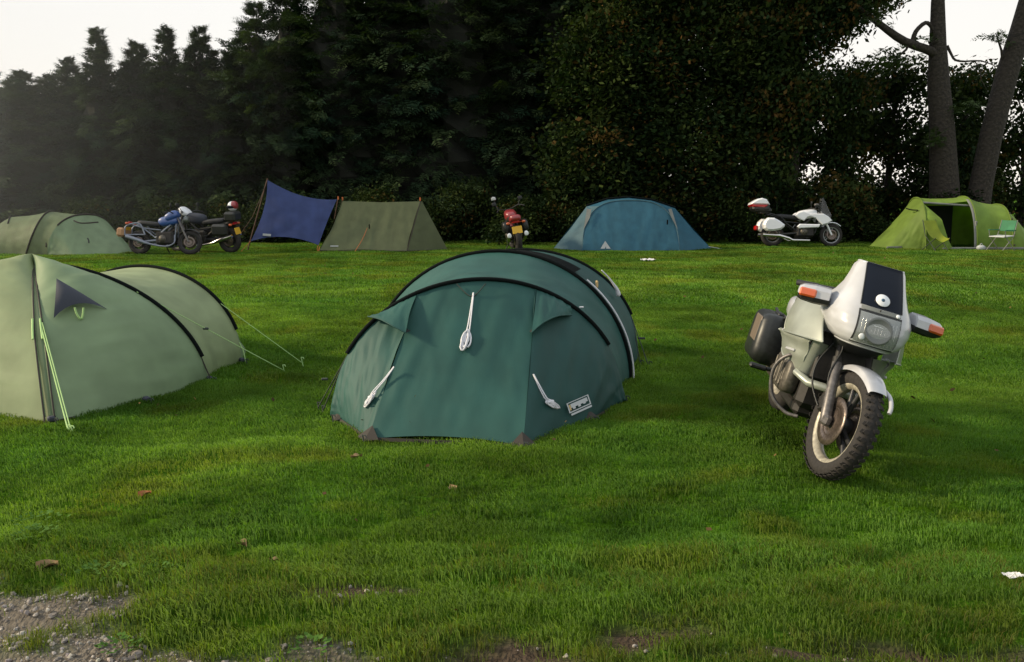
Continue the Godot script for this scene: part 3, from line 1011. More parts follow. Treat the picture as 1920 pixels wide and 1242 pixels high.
func build_center_tent():
	var o := thing("tunnel_tent", "dark green tunnel tent with black pole sleeves in the middle of the field", "tent", Vector3(0, 0.0, -7.0))
	var z := Vector3(0, 0, 7.0)
	var l1 := Vector3(-1.30, 0, -6.0) + z
	var r1 := Vector3(0.86, 0, -6.4) + z
	var a1 := Vector3(-0.23, 0.966, -6.2) + z
	var l2 := Vector3(-1.25, 0, -7.4) + z
	var r2 := Vector3(1.0, 0, -7.08) + z
	var a2 := Vector3(-0.11, 1.10, -7.2) + z
	var l3 := Vector3(-1.15, 0, -8.3) + z
	var r3 := Vector3(1.2, 0, -8.0) + z
	var a3 := Vector3(0.12, 1.05, -8.15) + z
	var c := Vector3(-0.1, 0.1, -7.0) + z
	var b0 := Vector3(-1.23, 0, -5.88) + z
	var b1 := Vector3(-0.94, 0, -5.38) + z
	var b2 := Vector3(0.07, 0, -5.23) + z
	var b3 := Vector3(0.55, 0, -5.84) + z
	var hem := func(p: Vector3, q: Vector3, n: int) -> Array:
		var out := []
		for i in n + 1:
			var f := float(i) / n
			out.append(p.lerp(q, f) + Vector3(0, 0.03 * 4.0 * f * (1 - f) + 0.006, 0) - Vector3(0, 0, 0.03 * 4.0 * f * (1 - f)))
		return out
	# front wall panels
	part("front_panel", fabric(hoop(l1, r1, a1, 1.0, 0.365, 0.622), hem.call(b1, b2, 40), c, 0.014, 0.010, 30, 0.035, 0.5, 1.0), M.green_cloth, o)
	var bl := along([l1, b0, b1], 40)
	part("left_panel", fabric(hoop(l1, r1, a1, 1.0, 0.0, 0.365), bl, c, 0.02, 0.018, 26, 0.06, 0.5, 2.0), M.green_cloth, o)
	var br := along([b2, b3, r1], 40)
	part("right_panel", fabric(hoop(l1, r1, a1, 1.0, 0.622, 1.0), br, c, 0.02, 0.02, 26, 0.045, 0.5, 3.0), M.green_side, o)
	# seams and hem tape
	for e in [[hp(l1, r1, a1, 1.0, 0.365), b1], [hp(l1, r1, a1, 1.0, 0.622), b2]]:
		part("seam", sleeve(along(e, 12), 0.004, 0.004, c), M.green_side, o)
	for e in [[l1, b0, b1], [b1, b2], [b2, b3, r1]]:
		var sh := Sh.new()
		var pp := along(e, 20)
		var up := []
		for p in pp:
			up.append(p + (c - p).normalized() * 0.012 + Vector3(0, 0.022, 0))
		var rows := [PackedVector3Array(), PackedVector3Array()]
		for i in pp.size():
			rows[0].append(pp[i] + (pp[i] - c).normalized() * 0.015)
			rows[1].append(up[i] + (pp[i] - c).normalized() * 0.02)
		sh.grid(rows)
		part("hem_tape", sh, M.hem_brown, o)
	# body between the hoops
	part("roof_panel", fabric(hoop(l1, r1, a1), hoop(l2, r2, a2), c, -0.05, 0.03, 26, 0.05, 0.6, 4.0), M.green_cloth, o)
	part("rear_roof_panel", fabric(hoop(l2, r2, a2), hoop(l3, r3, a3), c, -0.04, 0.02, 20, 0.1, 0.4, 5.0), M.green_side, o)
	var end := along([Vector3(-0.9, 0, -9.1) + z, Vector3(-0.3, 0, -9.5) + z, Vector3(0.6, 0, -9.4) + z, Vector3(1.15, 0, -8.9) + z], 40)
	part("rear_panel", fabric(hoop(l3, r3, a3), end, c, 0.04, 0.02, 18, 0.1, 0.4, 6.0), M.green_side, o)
	# pole sleeves
	part("pole_sleeve", sleeve(hoop(l1, r1, a1, 1.0, 0.155, 0.845), 0.015, 0.010, c), M.black_web, o)
	part("pole_sleeve", sleeve(hoop(l2, r2, a2, 1.0, 0.0, 1.0), 0.016, 0.010, c), M.black_web, o)
	part("pole_sleeve", sleeve(hoop(l3, r3, a3, 1.0, 0.03, 0.86), 0.016, 0.010, c), M.black_web, o)
	# black webbing that runs over the rear roof between the sleeves
	for k in [[0.51, 0.68]]:
		var f := fabric(hoop(l2, r2, a2, 1.0, k[0], k[1]), hoop(l2.lerp(l3, 0.5), r2.lerp(r3, 0.5), a2.lerp(a3, 0.5), 1.0, k[0], k[1]), c, -0.02, 0.006, 8)
		f.x = Transform3D()
		var mi := part("vent_cover", f, M.black_web, o)
		mi.position = Vector3(0.004, 0.014, 0)
	part("piping", sleeve(hoop(l2, r2, a2, 1.0, 0.72, 1.0), 0.007, 0.036, c), M.cord_white, o)
	var sh := Sh.new()
	var w0 := hp(l3, r3, a3, 1.0, 0.70)
	sh.tube(curve([w0 + Vector3(0.02, 0.05, 0.35), w0 + Vector3(0.09, -0.02, 0.32), w0 + Vector3(0.17, -0.13, 0.28), w0 + Vector3(0.19, -0.2, 0.26)]), [0.006, 0.006, 0.006, 0.006, 0.006, 0.006, 0.007, 0.008, 0.008, 0.01, 0.012, 0.014, 0.016, 0.018, 0.02, 0.022, 0.022, 0.02, 0.01], 6)
	part("guy_line_hank", sh, M.cord_white, o)
	sh = Sh.new()
	sh.box(hp(l2, r2, a2, 1.0, 0.74) + Vector3(0.06, 0.03, -0.05), Vector3(0.02, 0.06, 0.05), 0.006)
	part("toggle", sh, M.label_gold, o)
	sh = Sh.new()
	sh.box(hp(l1, r1, a1, 1.0, 0.735) + Vector3(0.02, 0.035, 0.02), Vector3(0.035, 0.012, 0.012), 0.004)
	part("toggle", sh, M.cord_white, o)
	# vent hoods
	for k in 2:
		var top: Array
		var low: Array
		var tip: Array
		if k == 0:
			top = hoop(l1, r1, a1, 1.0, 0.27, 0.362, 16)
			low = curve([Vector3(-1.03, 0.72, -6.03) + z, Vector3(-0.93, 0.715, -5.93) + z, Vector3(-0.83, 0.685, -5.83) + z, Vector3(-0.735, 0.64, -5.80) + z], 6)
		else:
			top = hoop(l1, r1, a1, 1.0, 0.625, 0.71, 16)
			low = curve([Vector3(0.135, 0.63, -5.86) + z, Vector3(0.22, 0.69, -5.93) + z, Vector3(0.33, 0.72, -6.05) + z, Vector3(0.44, 0.70, -6.24) + z], 6)
		low = along(low, 16)
		part("vent_hood", fabric(top, low, c, 0.015, 0.014, 10, 0.35, 0.5, 8.0 + k), M.green_cloth, o)
		var inner := []
		for p in low:
			inner.append(p + (c - p).normalized() * 0.07 + Vector3(0, 0.03, 0))
		part("vent_mesh", fabric(low, inner, c, 0.0, 0.0, 3), M.black_mesh, o)
		part("hood_edge", sleeve(low, 0.005, 0.002, c), M.green_side, o)
	# hanks of white guy line
	bundle(o, [Vector3(-0.278, 0.883, -6.10) + z, Vector3(-0.29, 0.773, -6.0) + z, Vector3(-0.301, 0.679, -5.9) + z, Vector3(-0.335, 0.60, -5.83) + z, Vector3(-0.30, 0.58, -5.81) + z, Vector3(-0.275, 0.60, -5.83) + z], 0.008)
	bundle(o, [Vector3(-0.80, 0.43, -5.66) + z, Vector3(-0.861, 0.35, -5.63) + z, Vector3(-0.924, 0.28, -5.60) + z, Vector3(-0.975, 0.235, -5.63) + z, Vector3(-0.945, 0.205, -5.57) + z, Vector3(-0.925, 0.24, -5.58) + z], 0.007)
	bundle(o, [Vector3(0.145, 0.383, -5.64) + z, Vector3(0.18, 0.314, -5.61) + z, Vector3(0.225, 0.235, -5.58) + z, Vector3(0.262, 0.19, -5.60) + z, Vector3(0.292, 0.175, -5.63) + z, Vector3(0.245, 0.18, -5.59) + z], 0.008)
	cord("hanging_loop", [Vector3(-0.40, 0.945, -6.13) + z, Vector3(-0.29, 0.86, -6.08) + z, Vector3(-0.19, 0.945, -6.14) + z], 0.004, M.cord_dark, o)
	# sewn label
	var lb := group_part("maker_label", o)
	var p0 := Vector3(0.357, 0.156, -5.70) + z
	var ux := (Vector3(0.524, 0.17, -5.915) + z - p0)
	var uy := (Vector3(0.398, 0.075, -5.69) + z - p0) - ux * 0.08
	var nrm := ux.cross(uy).normalized()
	if nrm.z < 0: nrm = -nrm
	nrm *= 0.012
	var q4 := func(sh2: Sh, u0: float, v0: float, u1: float, v1: float, k: float):
		sh2.quad(p0 + ux * u0 + uy * v0 + nrm * k, p0 + ux * u1 + uy * v0 + nrm * k, p0 + ux * u1 + uy * v1 + nrm * k, p0 + ux * u0 + uy * v1 + nrm * k)
		sh2.flush(false, false)
	sh = Sh.new()
	q4.call(sh, 0, 0, 1, 0.06, 2.0); q4.call(sh, 0, 0.06, 0.05, 0.7, 2.0); q4.call(sh, 0.95, 0.06, 1, 0.7, 2.0); q4.call(sh, 0, 0.7, 1, 0.78, 2.0)
	q4.call(sh, 0.05, 0.86, 1.0, 1.0, 2.0)
	part("label_border", sh, M.label_white, lb)
	sh = Sh.new()
	q4.call(sh, 0.14, 0.16, 0.90, 0.46, 2.0); q4.call(sh, 0.2, 0.46, 0.32, 0.6, 2.0); q4.call(sh, 0.44, 0.46, 0.56, 0.6, 2.0); q4.call(sh, 0.68, 0.46, 0.80, 0.55, 2.0)
	part("label_mark", sh, M.label_white, lb)
	sh = Sh.new()
	q4.call(sh, 0.06, 0.18, 0.13, 0.6, 2.0)
	part("label_stripe", sh, M.label_gold, lb)
	# guys, straps and pegs
	for e in [[hp(l1, r1, a1, 1.0, 0.16), Vector3(-1.457, 0.0, -6.2) + z], [hp(l1, r1, a1, 1.0, 0.13), Vector3(-1.40, 0.0, -6.1) + z], [hp(l3, r3, a3, 1.0, 0.86), Vector3(1.27, 0.0, -7.75) + z], [hp(l3, r3, a3, 1.0, 0.88), Vector3(1.2, 0.0, -7.8) + z], [hp(l1, r1, a1, 1.0, 0.845), r1 + Vector3(0.02, 0, 0)]]:
		cord("strap", [e[0], e[0].lerp(e[1], 0.5), e[1]], 0.0045, M.cord_dark, o, 3)
		peg(o, e[1], M.cord_dark)
	sh = Sh.new()
	sh.box(Vector3(-1.38, 0.24, -6.13) + z, Vector3(0.05, 0.018, 0.02), 0.005)
	part("buckle", sh, M.cord_dark, o)
	sh = Sh.new()
	sh.box(Vector3(1.22, 0.24, -7.9) + z, Vector3(0.07, 0.02, 0.02), 0.005)
	part("buckle", sh, M.cord_dark, o)
	for p in [b0, b1, b2, b3]:
		sh = Sh.new()
		var d: Vector3 = (p - c) * Vector3(1, 0, 1)
		d = d.normalized()
		var s := d.cross(Vector3.UP) * 0.085
		sh.tri(p - d * 0.05 + Vector3(0, 0.085, 0), p + s + Vector3(0, 0.014, 0) + d * 0.004, p + d * 0.05 + Vector3(0, 0.004, 0))
		sh.tri(p - d * 0.05 + Vector3(0, 0.085, 0), p + d * 0.05 + Vector3(0, 0.004, 0), p - s + Vector3(0, 0.014, 0) + d * 0.004)
		sh.flush(false, false)
		part("corner_patch", sh, M.hem_brown, o)
		peg(o, p + d * 0.06, M.cord_dark)

func build_left_tent():
	var z := Vector3(3.6, 0, 7.2)
	var o := thing("dome_tent", "large pale sage green tent cut off by the left picture edge in front", "tent", -z)
	var ap := Vector3(-3.9, 1.015, -6.95) + z
	var r1 := Vector3(-2.6, 0, -7.13) + z
	var l1 := Vector3(-5.6, 0, -6.75) + z
	var f := Vector3(-3.25, 0, -5.82) + z
	var c := Vector3(-3.95, 0.05, -7.3) + z
	var prow := []
	for i in 41:
		var t := i / 40.0
		prow.append(ap.lerp(Vector3(-3.48, 0.72, -6.17) + z, t).lerp((Vector3(-3.48, 0.72, -6.17) + z).lerp(f, t), t))
	var arc_r := []
	var arc_l := []
	for i in 41:
		var t := i / 40.0
		arc_r.append(hp(r1 * Vector3(-1, 1, 1) + Vector3(ap.x * 2.0, 0, 0), r1, ap, 1.04, 0.5 + t * 0.5) )
		arc_l.append(hp(l1, l1 * Vector3(-1, 1, 1) + Vector3(ap.x * 2.0, 0, 0), ap, 0.9, 0.5 - t * 0.5))
	var side_r := fabric(prow, arc_r, c, 0.10, 0.010, 30, 0.1, 0.4, 12.0)
	# lower the two edges to a hem along the grass
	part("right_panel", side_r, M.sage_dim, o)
	part("left_panel", fabric(prow, arc_l, c, 0.10, 0.010, 30, 0.1, 0.4, 13.0), M.sage_cloth, o)
	part("pole_sleeve", sleeve(arc_r.slice(0, 35), 0.017, 0.012, c), M.black_web, o)
	part("pole_sleeve", sleeve(arc_l.slice(0, 35), 0.017, 0.012, c), M.black_web, o)
	# twin zips down the prow with grey tape
	for s in [-1, 1]:
		var q := []
		for i in 41:
			var t := i / 40.0
			q.append(prow[i] + Vector3(0.033 * s * minf(1.0, t * 1.6 + 0.05), 0, 0.012 - 0.006 * s))
		part("zip", sleeve(q, 0.0065, 0.006, c), M.hem_brown, o)
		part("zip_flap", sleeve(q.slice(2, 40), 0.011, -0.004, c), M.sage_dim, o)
		cord("zip_strap", [q[18] + Vector3(0, 0, 0.02), q[20] + Vector3(0, 0, 0.025), q[23] + Vector3(0, 0, 0.03)], 0.008, M.cord_lime, o, 3)
	# rear tunnel
	var r2 := Vector3(-2.58, 0, -7.95) + z
	var l2 := Vector3(-4.75, 0, -8.7) + z
	var a2 := Vector3(-3.55, 0.885, -8.2) + z
	var big_l := []
	for i in 41:
		big_l.append(arc_l[40 - i])
	var whole := along(big_l.slice(0, 40) + arc_r, 60)
	var h2 := hoop(l2, r2, a2, 1.0, 0.0, 1.0, 60)
	var body := fabric(whole, h2, c + Vector3(0.2, 0, -0.5), -0.07, 0.012, 20, 0.1, 0.4, 14.0)
	part("tunnel_panel", body, M.sage_cloth, o)
	part("pole_sleeve", sleeve(h2.slice(6, 54), 0.016, 0.012, c + Vector3(0, 0, -0.6)), M.black_web, o)
	var end := along([Vector3(-4.7, 0, -9.2) + z, Vector3(-3.6, 0, -9.6) + z, Vector3(-2.85, 0, -8.9) + z], 60)
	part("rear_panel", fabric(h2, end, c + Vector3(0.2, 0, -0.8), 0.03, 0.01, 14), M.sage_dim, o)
	# triangular vent flap
	var sh := Sh.new()
	var t0 := Vector3(-3.50, 0.945, -6.52) + z
	var t1 := Vector3(-3.16, 0.69, -6.60) + z
	var t2 := Vector3(-3.44, 0.665, -6.32) + z
	var rows := []
	for i in 9:
		var row := PackedVector3Array()
		for j in 9:
			var u := i / 8.0
			var v := j / 8.0
			var base := t2.lerp(t1, v) + Vector3(0, 0.085 * 4 * v * (1 - v), 0.03 * 4 * v * (1 - v))
			row.append(t0.lerp(base, u) + Vector3(0.03, 0.01, 0.05) * sin(PI * u) * 0.6)
		rows.append(row)
	sh.grid(rows)
	part("vent_flap", sh, M.dark_cloth, o)
	cord("hanging_cord", [t2.lerp(t1, 0.45) + Vector3(0, 0.06, 0.05), t2.lerp(t1, 0.5) + Vector3(0, 0.0, 0.06), t2.lerp(t1, 0.55) + Vector3(0.01, -0.03, 0.06), t2.lerp(t1, 0.62) + Vector3(0.0, 0.05, 0.06)], 0.008, M.cord_lime, o)
	# guys
	var guys := [[prow[20] + Vector3(0.03, 0, 0.03), Vector3(-2.96, 0.02, -5.50) + z, 0.0055], [prow[19] + Vector3(0.04, 0, 0.03), Vector3(-2.93, 0.02, -5.48) + z, 0.004], [arc_r[17] + Vector3(0.02, 0, 0.02), Vector3(-2.06, 0.02, -7.5) + z, 0.004], [hp(l2, r2, a2, 1.0, 0.78) + Vector3(0.02, 0, 0.02), Vector3(-1.98, 0.02, -7.85) + z, 0.0035]]
	for g in guys:
		cord("guy_line", [g[0], g[0].lerp(g[1], 0.5), g[1]], g[2], M.cord_lime, o, 2)
		peg(o, g[1], M.cord_lime)
	sh = Sh.new()
	sh.box(guys[2][0].lerp(guys[2][1], 0.45), Vector3(0.05, 0.02, 0.02), 0.006)
	part("line_slider", sh, M.cord_dark, o)
	# hem and pegs along the right edge
	part("hem_tape", sleeve(along([f, Vector3(-2.86, 0.005, -6.42) + z, r1], 24), 0.008, 0.01, c), M.hem_brown, o)
	part("hem_tape", sleeve(along([f, Vector3(-4.3, 0.005, -6.05) + z, l1], 24), 0.008, 0.01, c), M.hem_brown, o)
	for p in [f, Vector3(-2.83, 0, -6.4) + z, r1, r2]:
		sh = Sh.new()
		sh.box(p + Vector3(0.02, 0.03, 0.03), Vector3(0.05, 0.04, 0.05), 0.01, Basis(Vector3.UP, 0.7))
		part("corner_patch", sh, M.dark_cloth, o)
		peg(o, p + Vector3(0.07, 0, 0.07), M.cord_dark)
	cord("strap", [hp(l2, r2, a2, 1.0, 0.93), r2 + Vector3(0.04, 0.12, 0.04), r2 + Vector3(0.07, 0, 0.07)], 0.005, M.cord_lime, o, 2)
	cord("strap", [arc_r[34], arc_r[34].lerp(r1, 0.5) + Vector3(0.02, 0, 0.02), r1 + Vector3(0.05, 0, 0.05)], 0.006, M.hem_brown, o, 2)

func build_far_tents():
	# blue dome tent
	var z := Vector3(-3.3, 0, 24.0)
	var o := thing("dome_tent", "blue dome tent with a white triangle on its front wall, under the trees", "tent", -z)
	var c := Vector3(3.3, 0.1, -24.4) + z
	var la := Vector3(1.95, 0, -23.45) + z
	var ra := Vector3(4.58, 0, -23.4) + z
	var aa := Vector3(3.3, 1.36, -24.1) + z
	var rl := Vector3(2.12, 1.2, -24.4) + z
	var rr := Vector3(4.62, 1.15, -24.4) + z
	var ra2 := Vector3(3.3, 1.44, -24.4) + z
	var tl := Vector3(1.15, 0, -24.1) + z
	var tr := Vector3(5.65, 0, -24.1) + z
	var arch := hoop(la, ra, aa, 0.72)
	var ground := along([la, Vector3(3.2, 0, -23.35) + z, ra], 40)
	part("front_wall", fabric(arch, ground, c, 0.03, 0.02, 18, 0.1, 0.4, 20.0), M.blue_cloth, o)
	part("seam", sleeve(arch, 0.012, 0.012, c), M.blue_grey, o)
	var ridge := along([rl, rl.lerp(ra2, 0.5) + Vector3(0, 0.07, 0), ra2, rr.lerp(ra2, 0.5) + Vector3(0, 0.07, 0), rr], 40)
	part("ridge_pole", sleeve(ridge, 0.022, 0.03, c), M.black_web, o)
	part("roof_panel", fabric(hoop(la, ra, aa, 0.72, 0.2, 0.8), ridge, c, -0.02, 0.01, 8), M.blue_cloth, o)
	for s in 2:
		var top := rl if s == 0 else rr
		var tip := tl if s == 0 else tr
		var t0 := 0.0 if s == 0 else 1.0
		var t1 := 0.33 if s == 0 else 0.67
		var edge := hoop(la, ra, aa, 0.72, t0, t1, 20)
		part("wing", fabric(edge, along([tip, tip.lerp(top, 0.5) - Vector3(0, 0.04, 0), top], 20), c, -0.02, 0.015, 12, 0.2, 0.5, 21.0 + s), M.blue_cloth if s else M.blue_grey, o)
		part("rear_wing", fabric(along([tip, top], 20), along([top * Vector3(1, 0, 1) + Vector3(0, 0, -1.2), top], 20), c, 0.0, 0.01, 8), M.blue_cloth, o)
		# pale vent triangle beside the arch
		var m := edge[8].lerp(edge[16], 0.5) as Vector3
		var sh := Sh.new()
		var dx := -0.16 if s == 0 else 0.12
		sh.tri(edge[6] + Vector3(dx * 0.2, 0, 0.07), edge[17] + Vector3(dx * 0.8, 0, 0.09), m + Vector3(dx * 0.1, 0, 0.09))
		sh.tri(edge[6] + Vector3(dx * 0.2, 0, 0.07), edge[17] + Vector3(dx * 1.6, 0.02, 0.06), edge[17] + Vector3(dx * 0.8, 0, 0.09))
		sh.flush(false, false)
		part("vent", sh, M.grey_trim, o)
	part("rear_wall", fabric(ridge, along([Vector3(2.0, 0, -25.6) + z, Vector3(4.7, 0, -25.6) + z], 40), c, 0.05, 0.01, 12), M.blue_cloth, o)
	var sh := Sh.new()   # the white triangle with its notch
	var lp := Vector3(2.42, 0.06, -23.36) + z
	for q in [[Vector2(0, 0), Vector2(0.13, 0.21), Vector2(0.12, 0.0)], [Vector2(0.13, 0.21), Vector2(0.28, 0.0), Vector2(0.16, 0.0)], [Vector2(0.12, 0.0), Vector2(0.13, 0.21), Vector2(0.16, 0.09)]]:
		var v := []
		for k in q:
			v.append(lp + Vector3(k.x, k.y + 0.01, 0.012 - k.y * 0.12))
		sh.tri(v[0], v[1], v[2])
	sh.flush(false, false)
	part("emblem", sh, M.label_white, o)
	sh = Sh.new()
	sh.box(Vector3(4.28, 0.78, -23.62) + z, Vector3(0.04, 0.13, 0.02), 0.006)
	part("zip_pull", sh, M.black_web, o)
	part("hem_tape", sleeve(along([tl, la, Vector3(3.2, 0, -23.35) + z, ra, tr], 40), 0.018, 0.01, c), M.black_web, o)
	cord("guy_line", [tr + Vector3(-0.1, 0.08, 0), tr + Vector3(0.2, 0.03, 0.05), tr + Vector3(0.4, 0, 0.1)], 0.006, M.cord_white, o, 2)

	# lime tunnel tent
	z = Vector3(-12.9, 0, 24.8)
	o = thing("tunnel_tent", "lime green tunnel tent with a dark open side door, under the two bare trunks", "tent", -z)
	c = Vector3(12.9, 0.1, -24.9) + z
	var hx := [11.72, 13.05, 14.05]
	var hh := [1.43, 1.46, 1.24]
	var hoops := []
	for i in 3:
		hoops.append([Vector3(hx[i] + 0.14, 0, -25.9) + z, Vector3(hx[i] + (0.0 if i else -0.1), 0, -23.95) + z, Vector3(hx[i], hh[i], -24.95) + z])
	var hf := func(i: int, t0: float, t1: float, n: int) -> Array:
		return hoop(hoops[i][0], hoops[i][1], hoops[i][2], 0.8, t0, t1, n)
	var tip := along([Vector3(10.9, 0.0, -25.6) + z, Vector3(10.45, 0.03, -25.0) + z, Vector3(10.75, 0, -24.35) + z, Vector3(11.4, 0, -24.0) + z], 40)
	part("porch_panel", fabric(hf.call(0, 0.0, 1.0, 40), tip, c, -0.03, 0.03, 16, 0.1, 0.5, 30.0), M.lime_dark, o)
	part("roof_panel", fabric(hf.call(0, 0.0, 0.64, 30), hf.call(1, 0.0, 0.64, 30), c, -0.05, 0.02, 14, 0.1, 0.5, 31.0), M.lime_cloth, o)
	part("tunnel_panel", fabric(hf.call(1, 0.0, 1.0, 40), hf.call(2, 0.0, 1.0, 40), c, -0.06, 0.02, 14, 0.1, 0.5, 32.0), M.lime_cloth, o)
	part("end_panel", fabric(hf.call(2, 0.0, 1.0, 40), along([Vector3(14.9, 0, -25.6) + z, Vector3(15.3, 0.02, -24.9) + z, Vector3(14.9, 0, -24.1) + z], 40), c, 0.04, 0.02, 12), M.lime_cloth, o)
	part("door_frame", fabric(hf.call(1, 0.60, 1.0, 24), hoop(hoops[1][0] + Vector3(-0.09, 0, 0), hoops[1][1] + Vector3(-0.09, 0, 0.02), hoops[1][2] + Vector3(-0.09, -0.02, 0), 0.8, 0.60, 1.0, 24), c, 0.01, 0.0, 3), M.grey_trim, o)
	part("door_lintel", sleeve(along([hp(hoops[0][0], hoops[0][1], hoops[0][2], 0.8, 0.65), hp(hoops[1][0], hoops[1][1], hoops[1][2], 0.8, 0.65) - Vector3(0, 0.12, 0)], 8), 0.03, 0.0, c), M.grey_trim, o)
	var flap_top := along([hp(hoops[0][0], hoops[0][1], hoops[0][2], 0.8, 0.66), Vector3(12.02, 0.85, -24.0) + z, Vector3(12.2, 0.3, -23.92) + z, Vector3(12.35, 0.03, -23.9) + z], 20)
	part("door_flap", fabric(hf.call(0, 0.66, 1.0, 20), flap_top, c, 0.03, 0.03, 8, 0.3, 0.5, 33.0), M.lime_cloth, o)
	part("inner_tent", fabric(along([Vector3(11.85, 1.2, -25.35) + z, Vector3(13.0, 1.2, -25.35) + z], 12), along([Vector3(11.8, 0.0, -25.5) + z, Vector3(13.1, 0.0, -25.5) + z], 12), c, 0.0, 0.02, 8), M.black_mesh, o)
	sh = Sh.new()
	sh.box(Vector3(12.6, 0.04, -23.92) + z, Vector3(1.1, 0.07, 0.05), 0.02)
	part("mud_wall", sh, M.grey_trim, o)
	sh = Sh.new()
	sh.box(Vector3(11.0, 0.045, -24.2) + z, Vector3(0.95, 0.08, 0.03), 0.01, Basis(Vector3.UP, 0.35))
	part("mud_wall", sh, M.grey_trim, o)
	sh = Sh.new()
	sh.box(Vector3(14.0, 0.04, -23.93) + z, Vector3(1.7, 0.07, 0.04), 0.01)
	part("mud_wall", sh, M.grey_trim, o)
	for i in 3:
		part("pole_sleeve", sleeve(hf.call(i, 0.0, 1.0, 30), 0.02, 0.015, c), M.lime_dark, o)
	sh = Sh.new()
	sh.box(Vector3(13.0, 0.72, -24.02) + z, Vector3(0.07, 0.16, 0.05), 0.02)
	part("door_tie", sh, M.grey_trim, o)
	cord("vent_edge", [Vector3(11.25, 1.14, -24.55) + z, Vector3(11.36, 1.1, -24.45) + z, Vector3(11.5, 1.09, -24.35) + z], 0.018, M.black_web, o)
	for k in 5:
		sh = Sh.new()
		sh.box(hp(hoops[2][0], hoops[2][1], hoops[2][2], 0.8, 0.72 + 0.065 * k) + Vector3(0.03, 0, 0.04), Vector3(0.05, 0.04, 0.03), 0.01)
		part("toggle", sh, M.hem_brown, o)

	# far sage tunnel tent
	z = Vector3(12.0, 0, 22.8)
	o = thing("tunnel_tent", "pale sage green tunnel tent far back at the left edge under the conifers", "tent", -z)
	c = Vector3(-12.2, 0.1, -23.1) + z
	var ha := [Vector3(-14.2, 0, -24.2) + z, Vector3(-13.3, 0, -22.35) + z, Vector3(-13.6, 0.93, -23.3) + z]
	var hb := [Vector3(-13.2, 0, -24.4) + z, Vector3(-12.6, 0, -22.1) + z, Vector3(-12.35, 1.08, -23.0) + z]
	var hc := [Vector3(-11.3, 0, -24.3) + z, Vector3(-12.0, 0, -22.0) + z, Vector3(-11.45, 1.0, -23.0) + z]
	part("tunnel_panel", fabric(hoop(ha[0], ha[1], ha[2], 0.85), hoop(hb[0], hb[1], hb[2], 0.85), c, -0.03, 0.02, 14, 0.1, 0.4, 40.0), M.far_sage, o)
	part("roof_panel", fabric(hoop(hb[0], hb[1], hb[2], 0.85), hoop(hc[0], hc[1], hc[2], 0.85), c, -0.02, 0.02, 14, 0.1, 0.4, 41.0), M.far_sage, o)
	var pr := along([Vector3(-10.3, 0, -23.6) + z, Vector3(-9.95, 0, -22.4) + z, Vector3(-11.2, 0, -21.75) + z, Vector3(-12.0, 0, -22.0) + z], 40)
	part("porch_panel", fabric(hoop(hc[0], hc[1], hc[2], 0.85), pr, c, -0.02, 0.03, 16, 0.1, 0.4, 42.0), M.sage_dim, o)
	part("end_panel", fabric(hoop(ha[0], ha[1], ha[2], 0.85), along([Vector3(-15.2, 0, -23.8) + z, Vector3(-14.9, 0, -22.6) + z], 40), c, 0.03, 0.02, 10), M.far_sage, o)
	part("pole_sleeve", sleeve(hoop(ha[0], ha[1], ha[2], 0.85, 0.3, 0.7), 0.02, 0.012, c), M.hem_brown, o)
	part("pole_sleeve", sleeve(hoop(hb[0], hb[1], hb[2], 0.85), 0.022, 0.012, c), M.hem_brown, o)
	part("pole_sleeve", sleeve(hoop(hc[0], hc[1], hc[2], 0.85, 0.3, 0.75), 0.022, 0.012, c), M.hem_brown, o)
	part("hem_tape", sleeve(along([Vector3(-14.2, 0, -22.5) + z, hb[1], Vector3(-11.2, 0, -21.75) + z, Vector3(-9.95, 0, -22.4) + z], 30), 0.016, 0.012, c), M.hem_brown, o)
	cord("vent_edge", [Vector3(-11.45, 0.86, -22.42) + z, Vector3(-11.2, 0.8, -22.33) + z, Vector3(-10.85, 0.82, -22.5) + z], 0.02, M.hem_brown, o)
	cord("zip_pull", [Vector3(-11.0, 0.42, -22.15) + z, Vector3(-10.96, 0.36, -22.12) + z, Vector3(-10.95, 0.3, -22.1) + z], 0.02, M.cord_dark, o)
	cord("zip_pull", [Vector3(-12.0, 0.32, -22.02) + z, Vector3(-12.0, 0.27, -22.0) + z, Vector3(-12.0, 0.2, -21.98) + z], 0.018, M.hem_brown, o)

	# olive ridge tent
	z = Vector3(4.0, 0, 24.0)
	o = thing("ridge_tent", "olive green ridge tent with orange pole tips, beside the blue tarpaulin", "tent", -z)
	c = Vector3(-3.8, 0.2, -24.2) + z
	var g0 := Vector3(-4.78, 1.35, -24.3) + z
	var g1 := Vector3(-2.58, 1.34, -24.2) + z
	var f0 := Vector3(-5.25, 0.03, -23.25) + z
	var f1 := Vector3(-2.86, 0.02, -23.15) + z
	var rg := along([g0, g0.lerp(g1, 0.5) - Vector3(0, 0.03, 0), g1], 30)
	part("front_wall", fabric(rg, along([f0, f0.lerp(f1, 0.5) + Vector3(0, 0.03, -0.03), f1], 30), c, -0.05, 0.025, 16, 0.12, 0.4, 50.0), M.olive_cloth, o)
	part("rear_wall", fabric(rg, along([Vector3(-5.0, 0.0, -25.3) + z, Vector3(-2.5, 0, -25.2) + z], 30), c, -0.03, 0.02, 12), M.olive_cloth, o)
	part("right_end", fabric(along([g1, f1], 20), along([g1 + Vector3(0.05, 0, -0.02), Vector3(-1.82, 0, -24.1) + z], 20), c, 0.0, 0.015, 12, 0.2, 0.4, 51.0), M.olive_cloth, o)
	part("left_end", fabric(along([g0, f0], 20), along([g0, Vector3(-5.5, 0, -24.6) + z], 20), c, 0.0, 0.01, 10), M.olive_cloth, o)
	part("seam", sleeve(along([g1, f1], 10), 0.012, 0.01, c), M.hem_brown, o)
